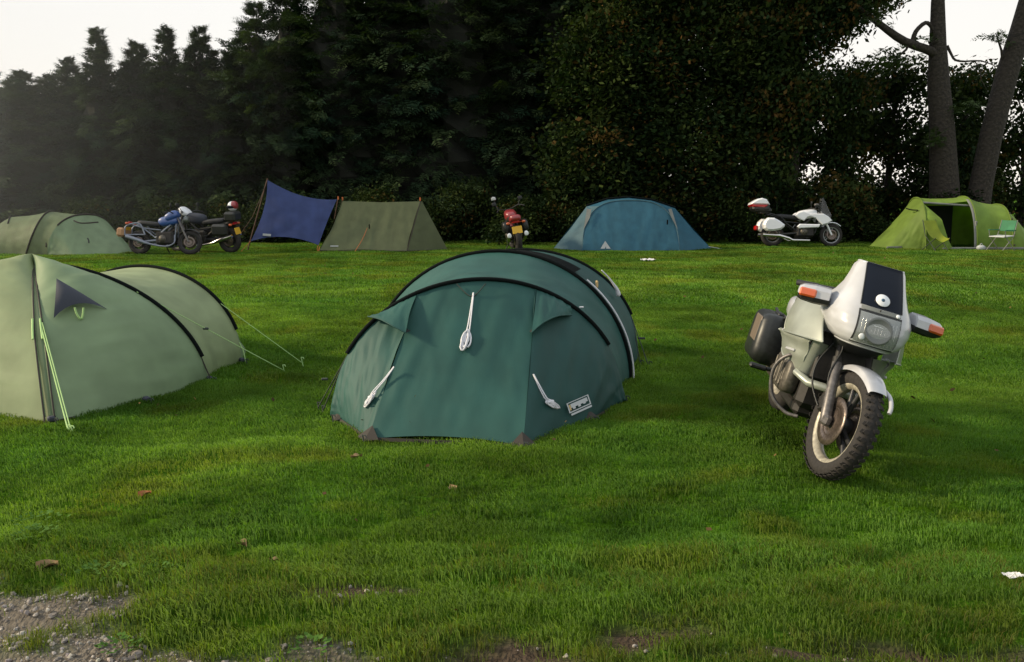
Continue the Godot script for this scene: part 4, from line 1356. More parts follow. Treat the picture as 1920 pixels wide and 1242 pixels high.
	for q in [[g0, -0.06], [g0 + Vector3(-0.12, 0.02, 0), -0.1], [g1, 0.02]]:
		sh = Sh.new()
		sh.tube([q[0] * Vector3(1, 0, 1) + Vector3(q[1] * 3.0, 0, 0), q[0] + Vector3(0, 0.09, 0)], 0.014, 6)
		var pm := part("pole", sh, M.pole_brown, o)
		sh = Sh.new()
		sh.tube([q[0] + Vector3(0, 0.02, 0), q[0] + Vector3(0, 0.11, 0)], 0.022, 6)
		part("pole_tip", sh, M.cord_orange, pm)
	cord("guy_line", [Vector3(-4.0, 0.62, -23.68) + z, Vector3(-4.1, 0.3, -23.35) + z, Vector3(-4.25, 0, -23.0) + z], 0.008, M.cord_orange, o, 2)
	cord("guy_line", [f0 + Vector3(0.02, 0.1, 0.03), f0 + Vector3(0.02, 0.05, 0.1), f0 + Vector3(0.03, 0, 0.2)], 0.01, M.cord_orange, o, 2)
	sh = Sh.new()
	sh.box(Vector3(-3.95, 0.66, -23.72) + z, Vector3(0.03, 0.12, 0.02), 0.006)
	part("toggle", sh, M.black_web, o)
	sh = Sh.new()
	sh.box(Vector3(-4.85, 0.14, -23.31) + z, Vector3(0.22, 0.035, 0.01), 0.003)
	part("maker_label", sh, M.label_white, o)
	part("hem_tape", sleeve(along([f0, f1, Vector3(-1.82, 0, -24.1) + z], 20), 0.014, 0.012, c), M.hem_brown, o)

	# blue tarpaulin
	z = Vector3(6.0, 0, 23.9)
	o = thing("tarpaulin", "dusky blue tarpaulin with curved edges, strung from a brown pole beside the olive tent", "tarpaulin", -z)
	var k0 := Vector3(-6.72, 1.93, -23.75) + z
	var k1 := Vector3(-4.87, 1.40, -23.95) + z
	var k2 := Vector3(-5.28, 0.17, -23.3) + z
	var k3 := Vector3(-7.1, 0.28, -23.2) + z
	var rows := []
	for i in 21:
		var row := PackedVector3Array()
		for j in 21:
			var u := j / 20.0
			var v := i / 20.0
			var p := k0.lerp(k1, u).lerp(k3.lerp(k2, u), v)
			var eu := 4 * u * (1 - u)
			var ev := 4 * v * (1 - v)
			p += Vector3(0, -0.17, 0) * eu * (1 - v) + Vector3(0, 0.17, 0) * eu * v + Vector3(0.12, 0, 0) * ev * (1 - u) + Vector3(-0.02, 0, 0) * ev * u
			p.z += 0.05 * eu * ev + 0.03 * na.get_noise_2d(i * 4.0, j * 4.0)
			row.append(p)
		rows.append(row)
	sh = Sh.new()
	sh.grid(rows)
	part("sheet", sh, M.tarp_blue, o)
	sh = Sh.new()
	sh.tube([Vector3(-7.42, -0.05, -23.9) + z, k0 + Vector3(0, 0.04, -0.02)], 0.018, 6)
	part("pole", sh, M.pole_brown, o)
	sh = Sh.new()
	sh.box(Vector3(-6.65, 0.45, -23.21) + z, Vector3(0.22, 0.06, 0.02), 0.004, Basis(Vector3.BACK, -0.08))
	part("maker_label", sh, M.label_white, o)
	cord("guy_line", [k0, k0 + Vector3(-0.4, -1.0, 0.2), Vector3(-7.75, 0, -23.2) + z], 0.006, M.pole_brown, o, 2)
	cord("guy_line", [k3, k3 + Vector3(-0.12, -0.14, 0.05), k3 + Vector3(-0.25, -0.28, 0.1)], 0.007, M.cord_orange, o, 2)
	cord("guy_line", [k2, k2 + Vector3(-0.02, -0.08, 0.08), k2 + Vector3(0, -0.17, 0.12)], 0.007, M.cord_orange, o, 2)
func build_tents():
	build_center_tent()
	build_left_tent()
	build_far_tents()

# ---------------------------------------------------------------- motorcycles
# bikes are built facing +Z with +X to the rider's left, wheels touching y = 0
func wheel(parent: Node, called: String, at: Vector3, r: float, w: float, rim_m: Material, spoke_m: Material, spokes: int, steer := Basis(), disc := true, tread := false, seg := 36):
	var o := group_part(called, parent)
	o.position = at
	o.basis = steer
	var ri := r - w * 0.78
	var sh := Sh.new()
	var prof := []
	for k in 17:
		var a := PI * k / 16.0
		prof.append(Vector2(ri + (r - ri) * pow(sin(a), 0.62), -cos(a) * w * 0.5 * (1.0 if k % 16 else 0.8)))
	prof.append(Vector2(ri - 0.012, w * 0.3))
	prof.append(Vector2(ri - 0.012, -w * 0.3))
	sh.lathe(prof, seg, true)
	part("tyre", sh, M.tyre, o)
	if tread:
		sh = Sh.new()
		for k in 44:
			for s in [-1.0, 1.0]:
				var a := TAU * (k + (0.25 if s > 0 else -0.25)) / 44.0
				var b := Basis(Vector3.RIGHT, a)
				for q in [[0.010, 0.030, 0.40, -0.0005], [0.034, 0.020, 0.62, -0.011]]:
					var c := b * Vector3(s * (q[0] + q[1] * 0.5), r + q[3] - 0.0022, 0)
					sh.box(c, Vector3(q[1], 0.006, 0.022), 0.002, b * Basis(Vector3.BACK, -s * q[2] * 0.5) * Basis(Vector3.UP, s * 0.45))
		part("tread", sh, M.tyre, o)
	sh = Sh.new()
	sh.lathe([Vector2(ri + 0.014, -w * 0.36), Vector2(ri + 0.016, -w * 0.30), Vector2(ri - 0.010, -w * 0.27), Vector2(ri - 0.026, -w * 0.14), Vector2(ri - 0.026, w * 0.14), Vector2(ri - 0.010, w * 0.27), Vector2(ri + 0.016, w * 0.30), Vector2(ri + 0.014, w * 0.36), Vector2(ri - 0.014, w * 0.345), Vector2(ri - 0.032, w * 0.20), Vector2(ri - 0.036, 0), Vector2(ri - 0.032, -w * 0.20), Vector2(ri - 0.014, -w * 0.345)], seg, true)
	part("rim", sh, rim_m, o)
	sh = Sh.new()
	for k in spokes:
		var a := TAU * k / spokes
		var b := Basis(Vector3.RIGHT, a)
		if spokes <= 6:
			for s in [-1.0, 1.0]:
				sh.tube([b * Vector3(0, 0.035, 0), b * Vector3(0, ri * 0.45, s * 0.012), b * Vector3(0, ri - 0.02, s * ri * 0.20)], [0.019, 0.016, 0.014], 6)
		else:
			sh.tube([b * Vector3(0.02 if k % 2 else -0.02, 0.03, 0), b * Vector3(0, ri - 0.02, 0)], 0.004 if spokes > 12 else 0.011, 5)
	sh.lathe([Vector2(0.0, -0.06), Vector2(0.03, -0.06), Vector2(0.05, -0.04), Vector2(0.05, 0.04), Vector2(0.03, 0.06), Vector2(0.0, 0.06)], 16)
	part("spokes", sh, spoke_m, o)
	if disc:
		for s in [-1.0, 1.0]:
			sh = Sh.new()
			var x: float = s * (w * 0.5 + 0.012)
			sh.lathe([Vector2(0.085, x - 0.0025), Vector2(0.142, x - 0.0025), Vector2(0.142, x + 0.0025), Vector2(0.085, x + 0.0025)], 32, true)
			sh.lathe([Vector2(0.0, x * 0.8), Vector2(0.06, x * 0.85), Vector2(0.088, x - 0.002), Vector2(0.088, x + 0.002), Vector2(0.05, x * 1.05), Vector2(0.0, x * 1.1)], 20)
			part("brake_disc", sh, M.disc_steel, o)

func build_main_bike():
	var o := thing("motorcycle", "pearl white faired motorcycle with navy screen and black pannier, leaning on the grass in front", "motorcycle", Vector3(1.865, 0.005, -5.40))
	o.basis = Basis(Vector3.UP, deg_to_rad(-7.4)) * Basis(Vector3.BACK, deg_to_rad(-16.0))
	var sh: Sh
	# ---- steering assembly
	var piv := Vector3(0, 0.93, 0.43)
	var axis := Vector3(0, cos(deg_to_rad(27.0)), -sin(deg_to_rad(27.0)))
	var st := Basis(axis, deg_to_rad(11.0))
	var S := Transform3D(st, piv - st * piv)
	var fa := Vector3(0, 0.315, 0.75)
	wheel(o, "front_wheel", S * fa, 0.318, 0.098, M.rim_cream, M.rim_dark, 3, st, true, true, 64)
	for s in [-1.0, 1.0]:
		sh = Sh.new()
		sh.x = S
		var low := Vector3(s * 0.095, 0.315, 0.735)
		var up := Vector3(s * 0.095, 0.93, 0.42)
		sh.tube([low + (up - low) * -0.03, low.lerp(up, 0.02), low.lerp(up, 0.5), low.lerp(up, 0.51)], [0.026, 0.031, 0.028, 0.025], 14)
		sh.box(low + Vector3(0, -0.005, 0.015), Vector3(0.05, 0.065, 0.07), 0.015)
		part("fork_leg", sh, M.fork_grey, o)
		sh = Sh.new()
		sh.x = S
		sh.tube([low.lerp(up, 0.5), up], 0.0205, 12)
		sh.tube([low.lerp(up, 0.49), low.lerp(up, 0.535)], 0.029, 12)
		part("fork_tube", sh, M.engine_dark, o)
		sh = Sh.new()
		sh.x = S
		sh.box(fa + Vector3(s * 0.082, 0.06, -0.13), Vector3(0.05, 0.1, 0.07), 0.014, Basis(Vector3.RIGHT, -0.5))
		part("brake_caliper", sh, M.engine_dark, o)
	sh = Sh.new()
	sh.x = S
	sh.tube(curve([Vector3(-0.10, 0.42, 0.66), Vector3(-0.13, 0.55, 0.62), Vector3(-0.10, 0.7, 0.58), Vector3(-0.12, 0.78, 0.52), Vector3(-0.06, 0.86, 0.45)]), 0.005, 5)
	sh.tube(curve([Vector3(-0.11, 0.35, 0.62), Vector3(-0.15, 0.45, 0.52), Vector3(-0.15, 0.58, 0.47), Vector3(-0.08, 0.75, 0.45)]), 0.006, 5)
	part("brake_hose", sh, M.black_plastic, o)
	# mudguard: a shell round the front wheel
	sh = Sh.new()
	sh.x = S
	var rows := []
	for i in 25:
		var a := deg_to_rad(lerpf(-40.0, 40.0, i / 24.0))   # from behind to the front
		var row := PackedVector3Array()
		var narrow := 1.0 - 0.25 * pow(i / 24.0, 3.0)
		for j in 13:
			var b := PI * (j / 12.0)
			var rr := 0.325 + 0.022 * pow(sin(b), 0.7) - (0.022 if j == 0 or j == 12 else 0.0) * (0.4 + 0.6 * sin(PI * i / 24.0))
			row.append(fa + Vector3(-cos(b) * 0.068 * narrow, cos(a) * rr, sin(a) * rr))
		rows.append(row)
	sh.grid(rows)
	part("front_mudguard", sh, M.pearl_paint, o)
	sh = Sh.new()
	sh.x = S
	sh.tube(curve([fa + Vector3(0.066, 0.275, 0.14), fa + Vector3(0.078, 0.255, 0.20), fa + Vector3(0.076, 0.215, 0.25), fa + Vector3(0.068, 0.185, 0.27)]), 0.012, 7)
	part("mudguard_stay", sh, M.pearl_paint, o)
	# ---- rear wheel and swing arm
	wheel(o, "rear_wheel", Vector3(0, 0.318, -0.76), 0.318, 0.135, M.rim_cream, M.rim_dark, 3, Basis(), false, false, 40)
	sh = Sh.new()
	sh.tube([Vector3(-0.12, 0.33, -0.2), Vector3(-0.13, 0.32, -0.55), Vector3(-0.115, 0.32, -0.76)], [0.05, 0.045, 0.06], 10)
	sh.x = Transform3D(Basis(), Vector3(0, 0.32, -0.76))
	sh.lathe([Vector2(0, -0.17), Vector2(0.06, -0.165), Vector2(0.1, -0.12), Vector2(0.11, -0.07), Vector2(0, -0.07)], 18)
	part("swing_arm", sh, M.engine_metal, o)
	sh = Sh.new()
	sh.tube(curve([Vector3(0.20, 0.23, 0.25), Vector3(0.21, 0.22, -0.1), Vector3(0.20, 0.26, -0.5), Vector3(0.2, 0.32, -0.95)]), [0.03, 0.03, 0.03, 0.03, 0.03, 0.03, 0.04, 0.05, 0.055, 0.055, 0.055, 0.055, 0.055, 0.055, 0.055, 0.055, 0.055, 0.05, 0.045], 10)
	part("exhaust", sh, M.chrome, o)
	# ---- engine
	sh = Sh.new()
	sh.box(Vector3(0.02, 0.40, 0.10), Vector3(0.40, 0.27, 0.55), 0.04)
	sh.box(Vector3(-0.03, 0.25, 0.05), Vector3(0.26, 0.10, 0.5), 0.03)
	sh.box(Vector3(0.0, 0.44, -0.32), Vector3(0.26, 0.26, 0.34), 0.05)
	part("engine", sh, M.engine_dark, o)
	sh = Sh.new()
	sh.pod(Vector3(-0.225, 0.42, 0.10), Vector3(0.055, 0.115, 0.21), 0.45)
	sh.box(Vector3(-0.265, 0.42, 0.10), Vector3(0.03, 0.1, 0.30), 0.012)
	for k in 4:
		sh.box(Vector3(-0.28, 0.42, -0.02 + 0.08 * k), Vector3(0.016, 0.15, 0.018), 0.005)
	part("crankcase_cover", sh, M.engine_metal, o)
	sh = Sh.new()
	sh.pod(Vector3(0.225, 0.42, 0.10), Vector3(0.06, 0.115, 0.24), 0.45)
	part("cylinder_head", sh, M.engine_metal, o)
	sh = Sh.new()
	sh.box(Vector3(0, 0.62, 0.40), Vector3(0.34, 0.30, 0.05), 0.01, Basis(Vector3.RIGHT, -0.12))
	for k in 14:
		sh.box(Vector3(0, 0.49 + 0.02 * k, 0.43 - 0.0022 * k), Vector3(0.31, 0.005, 0.012), 0.001)
	part("radiator", sh, M.engine_dark, o)
	for s in [-1.0, 1.0]:
		sh = Sh.new()
		sh.tube(curve([Vector3(s * 0.16, 0.57, 0.33), Vector3(s * 0.28, 0.55, 0.27), Vector3(s * 0.335, 0.44, 0.22), Vector3(s * 0.30, 0.28, 0.22), Vector3(s * 0.2, 0.20, 0.26), Vector3(s * 0.12, 0.20, 0.30)]), 0.0115, 10)
		part("crash_bar", sh, M.fork_grey, o)
		sh = Sh.new()
		sh.box(Vector3(s * 0.34, 0.35, -0.22), Vector3(0.12, 0.035, 0.05), 0.012)
		sh.tube([Vector3(s * 0.16, 0.36, -0.22), Vector3(s * 0.3, 0.35, -0.22)], 0.014, 7)
		part("foot_peg", sh, M.black_plastic, o)
	sh = Sh.new()
	sh.tube([Vector3(0.14, 0.26, -0.1), Vector3(0.34, 0.07, -0.02)], 0.011, 7)
	sh.box(Vector3(0.355, 0.06, -0.01), Vector3(0.05, 0.012, 0.06), 0.004, Basis(Vector3.BACK, 0.23))
	part("side_stand", sh, M.black_plastic, o)
	# ---- frame, tank, seat
	sh = Sh.new()
	sh.tube([Vector3(0, 0.9, 0.42), Vector3(0, 0.72, 0.1), Vector3(0, 0.62, -0.4)], 0.045, 8)
	part("frame", sh, M.black_plastic, o)
	sh = Sh.new()
	sh.pod(Vector3(0, 0.80, 0.06), Vector3(0.165, 0.125, 0.29), 0.7)
	part("fuel_tank", sh, M.silver_green, o)
	sh = Sh.new()
	sh.pod(Vector3(0, 0.775, -0.42), Vector3(0.145, 0.07, 0.34), 0.55, Basis(Vector3.RIGHT, 0.08))
	part("seat", sh, M.seat_black, o)
	sh = Sh.new()
	sh.pod(Vector3(0, 0.73, -0.86), Vector3(0.13, 0.085, 0.24), 0.6, Basis(Vector3.RIGHT, 0.2))
	part("tail_cowl", sh, M.pearl_paint, o)
	for s in [-1.0, 1.0]:
		sh = Sh.new()
		sh.extr(PackedVector2Array([Vector2(0.0, 0.74), Vector2(-0.32, 0.72), Vector2(-0.34, 0.56), Vector2(-0.06, 0.56)]), s * 0.14, s * 0.165, 0.008)
		part("side_cover", sh, M.silver_green, o)
	# ---- luggage
	for s in [-1.0, 1.0]:
		var box := group_part("pannier", o)
		sh = Sh.new()
		var secs := []
		for q in [[0.20, 0.90, 0.04], [0.24, 1.0, 0.0], [0.36, 1.0, 0.0], [0.41, 0.96, 0.01], [0.44, 0.88, 0.015], [0.455, 0.76, 0.03]]:
			var sec := PackedVector3Array()
			for p in [Vector2(-0.245, 0.03), Vector2(-0.24, 0.12), Vector2(-0.225, 0.165), Vector2(-0.19, 0.195), Vector2(0.12, 0.195), Vector2(0.165, 0.185), Vector2(0.195, 0.155), Vector2(0.225, 0.02), Vector2(0.237, -0.08), Vector2(0.232, -0.13), Vector2(0.21, -0.17), Vector2(0.17, -0.195), Vector2(-0.18, -0.195), Vector2(-0.22, -0.18), Vector2(-0.24, -0.14)]:
				sec.append(Vector3(s * (q[0] * 0.92 - 0.085), 0.495 + p.y * q[1] * 0.95, -0.80 + p.x * q[1] * 0.9))
			secs.append(sec)
		sh.loft(secs, true, true)
		part("case", sh, M.black_case, box)
		sh = Sh.new()
		var a0 := Vector3(s * 0.331, 0.65, -0.66)
		var a1 := Vector3(s * 0.334, 0.625, -0.93)
		sh.box((a0 + a1) / 2.0 + Vector3(s * -0.004, -0.09, 0.02), Vector3(0.014, 0.19, 0.22), 0.006)
		part("case_panel", sh, M.case_trim, box)
		sh = Sh.new()
		sh.box(Vector3(s * 0.2, 0.685, -0.78), Vector3(0.05, 0.025, 0.15), 0.01)
		part("case_handle", sh, M.black_plastic, box)
	sh = Sh.new()
	for s in [-1.0, 1.0]:
		sh.tube([Vector3(s * 0.14, 0.72, -0.5), Vector3(s * 0.2, 0.66, -0.7), Vector3(s * 0.19, 0.70, -1.0)], 0.011, 7)
	part("pannier_rack", sh, M.black_plastic, o)
	# ---- fairing
	var prof := [[0.768, 0.150, 0.738, 0.18], [0.786, 0.185, 0.768, 0.26], [0.825, 0.218, 0.780, 0.32], [0.875, 0.242, 0.776, 0.38], [0.925, 0.252, 0.757, 0.44], [0.975, 0.230, 0.725, 0.38], [1.02, 0.198, 0.690, 0.29], [1.08, 0.172, 0.640, 0.22], [1.14, 0.156, 0.585, 0.17], [1.19, 0.146, 0.535, 0.13], [1.215, 0.132, 0.510, 0.09]]
	var at := func(y: float) -> Array:
		for i in prof.size() - 1:
			if y <= prof[i + 1][0] or i == prof.size() - 2:
				var t: float = clampf((y - prof[i][0]) / (prof[i + 1][0] - prof[i][0]), 0.0, 1.0)
				return [lerpf(prof[i][1], prof[i + 1][1], t), lerpf(prof[i][2], prof[i + 1][2], t), lerpf(prof[i][3], prof[i + 1][3], t)]
		return [0.1, 0.5, 0.1]
	var surf := func(a: float, y: float, off: float) -> Vector3:   # a from -90 to 90 degrees round the nose
		var q: Array = at.call(y)
		return Vector3(Sh.sp(sin(a), 0.62) * (q[0] + off), y, q[1] - q[2] * (1.0 - pow(cos(a), 0.75)) + off)
	var front := func(x: float, y: float, off: float) -> Vector3:
		var q: Array = at.call(y)
		var s: float = clampf(absf(x) / q[0], 0.0, 1.0)
		return surf.call(asin(pow(s, 1.0 / 0.62)) * signf(x), y, off)
	sh = Sh.new()
	rows = []
	for i in 41:
		var row := PackedVector3Array()
		var y := lerpf(0.768, 1.215, i / 40.0)
		for j in 49:
			row.append(surf.call(deg_to_rad(-90.0 + 180.0 * j / 48.0), y, 0.0))
		rows.append(row)
	sh.grid(rows)
	# inner skin and rolled edge
	rows = []
	for i in 41:
		var row := PackedVector3Array()
		var y := lerpf(0.768, 1.215, i / 40.0)
		for j in 49:
			row.append(surf.call(deg_to_rad(-90.0 + 180.0 * j / 48.0), y, -0.012))
		rows.append(row)
	sh.grid(rows)
	var rim := []
	for j in 49:
		rim.append(surf.call(deg_to_rad(-90.0 + 180.0 * j / 48.0), 1.215, -0.006))
	sh.tube(rim, 0.0085, 6)
	rim = []
	for j in 49:
		rim.append(surf.call(deg_to_rad(-90.0 + 180.0 * j / 48.0), 0.768, -0.006))
	sh.tube(rim, 0.0085, 6)
	part("fairing", sh, M.pearl_paint, o)
	# lower lip below the lamp
	sh = Sh.new()
	rows = []
	for i in 7:
		var row := PackedVector3Array()
		for j in 31:
			var p: Vector3 = surf.call(deg_to_rad(-90.0 + 180.0 * j / 30.0), 0.768, -0.002)
			row.append(p + Vector3(-p.x * 0.05 * i, -0.012 * i, -0.028 * i))
		rows.append(row)
	sh.grid(rows)
	part("fairing_lip", sh, M.black_plastic, o)
	# the navy screen
	sh = Sh.new()
	rows = []
	for i in 25:
		var row := PackedVector3Array()
		var y := lerpf(0.993, 1.222, i / 24.0)
		for j in 17:
			var hw := lerpf(0.112, 0.098, i / 24.0)
			row.append(front.call(lerpf(-hw, hw, j / 16.0), minf(y, 1.215), 0.004) + Vector3(0, maxf(y - 1.215, 0), 0))
		rows.append(row)
	sh.grid(rows)
	part("windscreen", sh, M.screen_navy, o)
	for s in [-1.0, 1.0]:
		var e := []
		for i in 25:
			e.append(front.call(s * lerpf(0.113, 0.099, i / 24.0), lerpf(0.993, 1.215, i / 24.0), 0.004))
		sh = Sh.new()
		sh.tube(e, 0.0035, 5)
		part("screen_trim", sh, M.black_plastic, o)
	# roundel
	var badge := group_part("roundel", o)
	var bc: Vector3 = front.call(-0.004, 1.038, 0.007)
	var bt: Vector3 = (front.call(0.0, 1.03, 0.007) - front.call(0.0, 0.985, 0.007)).normalized()
	var bn := Vector3.RIGHT.cross(bt).normalized()
	var bb := Basis(bn, bt, bn.cross(bt))
	for q in [["badge_rim", 0.046, 0.0, M.screen_navy], ["badge_ring", 0.040, 0.003, M.badge_white], ["badge_centre", 0.010, 0.006, M.badge_blue]]:
		sh = Sh.new()
		sh.x = Transform3D(bb, bc)
		sh.lathe([Vector2(0, q[2] + 0.003), Vector2(q[1] * 0.92, q[2] + 0.003), Vector2(q[1], q[2]), Vector2(q[1], q[2] - 0.006)], 28)
		part(q[0], sh, q[3], badge)
	# headlamp
	var lamp := group_part("headlamp", o)
	var lamp_grid := func(x0: float, x1: float, y0: float, y1: float, off: float) -> Sh:
		var s2 := Sh.new()
		var rr := []
		for i in 9:
			var row := PackedVector3Array()
			for j in 13:
				row.append(front.call(lerpf(x0, x1, j / 12.0), lerpf(y0, y1, i / 8.0), off))
			rr.append(row)
		s2.grid(rr)
		return s2
	part("bezel", lamp_grid.call(-0.118, 0.118, 0.780, 0.968, 0.003), M.black_plastic, lamp)
	part("lens_backing", lamp_grid.call(-0.106, 0.106, 0.792, 0.956, 0.0055), M.lens_back, lamp)
	var hc: Vector3 = front.call(0.0, 0.876, 0.006)
	sh = Sh.new()
	var ht: Vector3 = (front.call(0.0, 0.93, 0.008) - front.call(0.0, 0.82, 0.008)).normalized()
	var hn := Vector3.RIGHT.cross(ht).normalized()
	sh.x = Transform3D(Basis(hn, ht, hn.cross(ht)), hc + hn * 0.003)
	sh.lathe([Vector2(0.0, -0.006), Vector2(0.03, -0.004), Vector2(0.064, 0.0), Vector2(0.075, 0.003), Vector2(0.077, 0.0)], 28)
	part("reflector", sh, M.lens_back, lamp)
	sh = Sh.new()
	for k in 11:
		var x := -0.09 + 0.018 * k
		sh.tube([front.call(x, 0.80, 0.008), front.call(x, 0.865, 0.008), front.call(x, 0.93, 0.008)], 0.0009, 4)
	sh.tube([front.call(-0.03, 0.90, 0.009), front.call(0.02, 0.897, 0.009)], 0.0025, 5)
	part("lens_rib", sh, M.reflector, lamp)
	sh = Sh.new()
	sh.pod(front.call(-0.072, 0.825, 0.008), Vector3(0.018, 0.018, 0.006), 1.0)
	part("position_bulb", sh, M.badge_white, lamp)
	part("lens", lamp_grid.call(-0.108, 0.108, 0.790, 0.958, 0.012), M.lamp_glass, lamp)
	# pale trim strip above the lamp
	part("trim_strip", lamp_grid.call(-0.108, 0.105, 0.971, 0.990, 0.007), M.grey_trim, o)
	sh = Sh.new()
	sh.box(front.call(-0.01, 0.981, 0.009), Vector3(0.006, 0.018, 0.004), 0.001)
	part("trim_clip", sh, M.black_plastic, o)
	sh = Sh.new()
	sh.x = Transform3D(bb, front.call(0.088, 0.979, 0.008))
	sh.lathe([Vector2(0, 0.004), Vector2(0.010, 0.004), Vector2(0.012, 0), Vector2(0.012, -0.006)], 16)
	part("trim_badge", sh, M.badge_white, o)
	# side fairings
	for s in [-1.0, 1.0]:
		var bulge := func(p: Vector2) -> float:
			return s * (0.05 * clampf((0.55 - p.x) * 1.6, 0.0, 1.0) + 0.03 * clampf((0.95 - p.y) * 2.0, 0.0, 1.0))
		sh = Sh.new()
		var g := []
		for i in 17:
			var t := i / 16.0
			var top := Vector2(0.40, 0.965).lerp(Vector2(-0.03, 0.84), t) + Vector2(0.0, 0.035 * sin(PI * t))
			var bot := Vector2(0.60, 0.715).lerp(Vector2(0.06, 0.66), t)
			var row := PackedVector3Array()
			for j in 11:
				var p := top.lerp(bot, j / 10.0)
				row.append(Vector3(s * (0.212 + 0.016 * sin(PI * j / 10.0) + 0.13 * pow(sin(PI * minf(t * 0.72, 1.0)), 0.9) * (0.75 + 0.25 * j / 10.0)), p.y, p.x))
			g.append(row)
		sh.grid(g)
		rolled(sh, g)
		part("side_fairing", sh, M.silver_green, o)
		sh = Sh.new()
		g = []
		for i in 15:
			var t := i / 14.0
			var top := Vector2(0.44, 0.70).lerp(Vector2(0.02, 0.665), t)
			var bot := Vector2(0.34, 0.455).lerp(Vector2(0.05, 0.54), clampf(t * 1.3, 0, 1))
			if t > 0.77:
				bot = Vector2(0.05, 0.54).lerp(Vector2(0.02, 0.60), (t - 0.77) / 0.23)
			var row := PackedVector3Array()
			for j in 11:
				var f := j / 10.0
				var p := top.lerp(bot, f)
				var dent := 0.018 * exp(-pow((f - 0.1) * 9.0, 2.0)) + 0.012 * exp(-pow((f - 0.55) * 12.0, 2.0)) * (1.0 if t < 0.5 else 0.0)
				row.append(Vector3(s * (0.225 + 0.10 * sqrt(clampf(t * 1.6, 0, 1)) + dent - 0.035 * f * f), p.y, p.x))
			g.append(row)
		sh.grid(g)
		rolled(sh, g)
		part("lower_fairing", sh, M.silver_green, o)
		sh = Sh.new()   # inner return of the lower panel, seen from the front
		g = []
		for i in 7:
			var row := PackedVector3Array()
			for j in 9:
				var p := Vector2(0.44, 0.70).lerp(Vector2(0.34, 0.455), j / 8.0)
				row.append(Vector3(s * lerpf(0.225, 0.13, i / 6.0), p.y - 0.01 * i / 6.0, p.x + 0.02 * sin(PI * i / 6.0)))
			g.append(row)
		part("louvre", _sheet(g), M.silver_green, o)
		sh = Sh.new()
		sh.box(Vector3(s * 0.300, 0.680, 0.24), Vector3(0.02, 0.024, 0.32), 0.007, Basis(Vector3.UP, s * -0.2) * Basis(Vector3.RIGHT, -0.08))
		sh.box(Vector3(s * 0.292, 0.585, 0.27), Vector3(0.018, 0.018, 0.12), 0.006, Basis(Vector3.UP, s * -0.2) * Basis(Vector3.RIGHT, -0.1))
		part("air_slat", sh, M.pearl_paint, o)
		sh = Sh.new()
		sh.tube([Vector3(s * 0.23, 0.47, 0.33), Vector3(s * 0.17, 0.445, 0.45), Vector3(s * 0.06, 0.45, 0.50), Vector3(0, 0.45, 0.505)], [0.022, 0.026, 0.026, 0.026], 9)
		part("belly_pan", sh, M.silver_green, o)
		# mirror with its indicator
		var mr := group_part("mirror", o)
		var mc := Vector3(s * 0.322, 0.955, 0.50)
		var mb := (Basis(Vector3.UP, s * 0.22) * Basis(Vector3.BACK, -s * 0.06)).scaled(Vector3.ONE * 0.88)
		sh = Sh.new()
		var secs := []
		for q in [[-0.10, 0.78, 0.75], [-0.095, 0.95, 0.92], [0.0, 1.0, 1.0], [0.075, 0.86, 0.85], [0.10, 0.62, 0.7], [0.106, 0.4, 0.5]]:
			var sec := PackedVector3Array()
			for p in [Vector2(-0.075, -0.02), Vector2(-0.07, 0.048), Vector2(-0.045, 0.062), Vector2(0.03, 0.056), Vector2(0.062, 0.03), Vector2(0.074, -0.022)]:
				sec.append(mc + mb * Vector3(s * q[0], p.y * q[1] + 0.006, p.x * q[2]))
			secs.append(sec)
		sh.loft(secs, true, false)
		part("mirror_shell", sh, M.pearl_paint, mr)
		sh = Sh.new()
		secs = []
		for q in [[-0.105, 0.8, 0.75], [-0.1, 0.97, 0.94], [0.0, 1.02, 1.02], [0.075, 0.9, 0.88], [0.102, 0.7, 0.72]]:
			var sec := PackedVector3Array()
			for p in [Vector2(-0.076, -0.016), Vector2(0.076, -0.018), Vector2(0.066, -0.048), Vector2(0.03, -0.06), Vector2(-0.06, -0.058)]:
				sec.append(mc + mb * Vector3(s * q[0], p.y * q[1] + 0.004, p.x * q[2]))
			secs.append(sec)
		sh.loft(secs, true, false)
		sh.tube([Vector3(s * 0.20, 0.93, 0.47), mc - mb * Vector3(s * 0.07, 0.01, 0)], 0.024, 8)
		part("mirror_base", sh, M.black_plastic, mr)
		sh = Sh.new()
		sh.box(mc + mb * Vector3(s * 0.042, 0.008, 0.062), Vector3(0.108, 0.056, 0.036), 0.010, mb * Basis(Vector3.RIGHT, -0.25))
		part("indicator", sh, M.amber_lens, mr)
		sh = Sh.new()
		sh.box(mc + mb * Vector3(0, 0.005, -0.073), Vector3(0.15, 0.075, 0.006), 0.002, mb)
		part("mirror_glass", sh, M.mirror_glass, mr)
		# handlebar
		sh = Sh.new()
		sh.x = S
		sh.tube(curve([Vector3(s * 0.03, 0.98, 0.40), Vector3(s * 0.14, 1.0, 0.36), Vector3(s * 0.24, 0.98, 0.27), Vector3(s * 0.34, 0.955, 0.18)]), 0.013, 8)
		part("handlebar", sh, M.black_plastic, o)
		sh = Sh.new()
		sh.x = S
		sh.tube([Vector3(s * 0.25, 0.977, 0.26), Vector3(s * 0.345, 0.953, 0.175)], 0.018, 9)
		part("grip", sh, M.seat_black, o)
	sh = Sh.new()
	sh.box(Vector3(0, 0.93, 0.50), Vector3(0.26, 0.12, 0.14), 0.03)
	part("instrument_pod", sh, M.black_plastic, o)

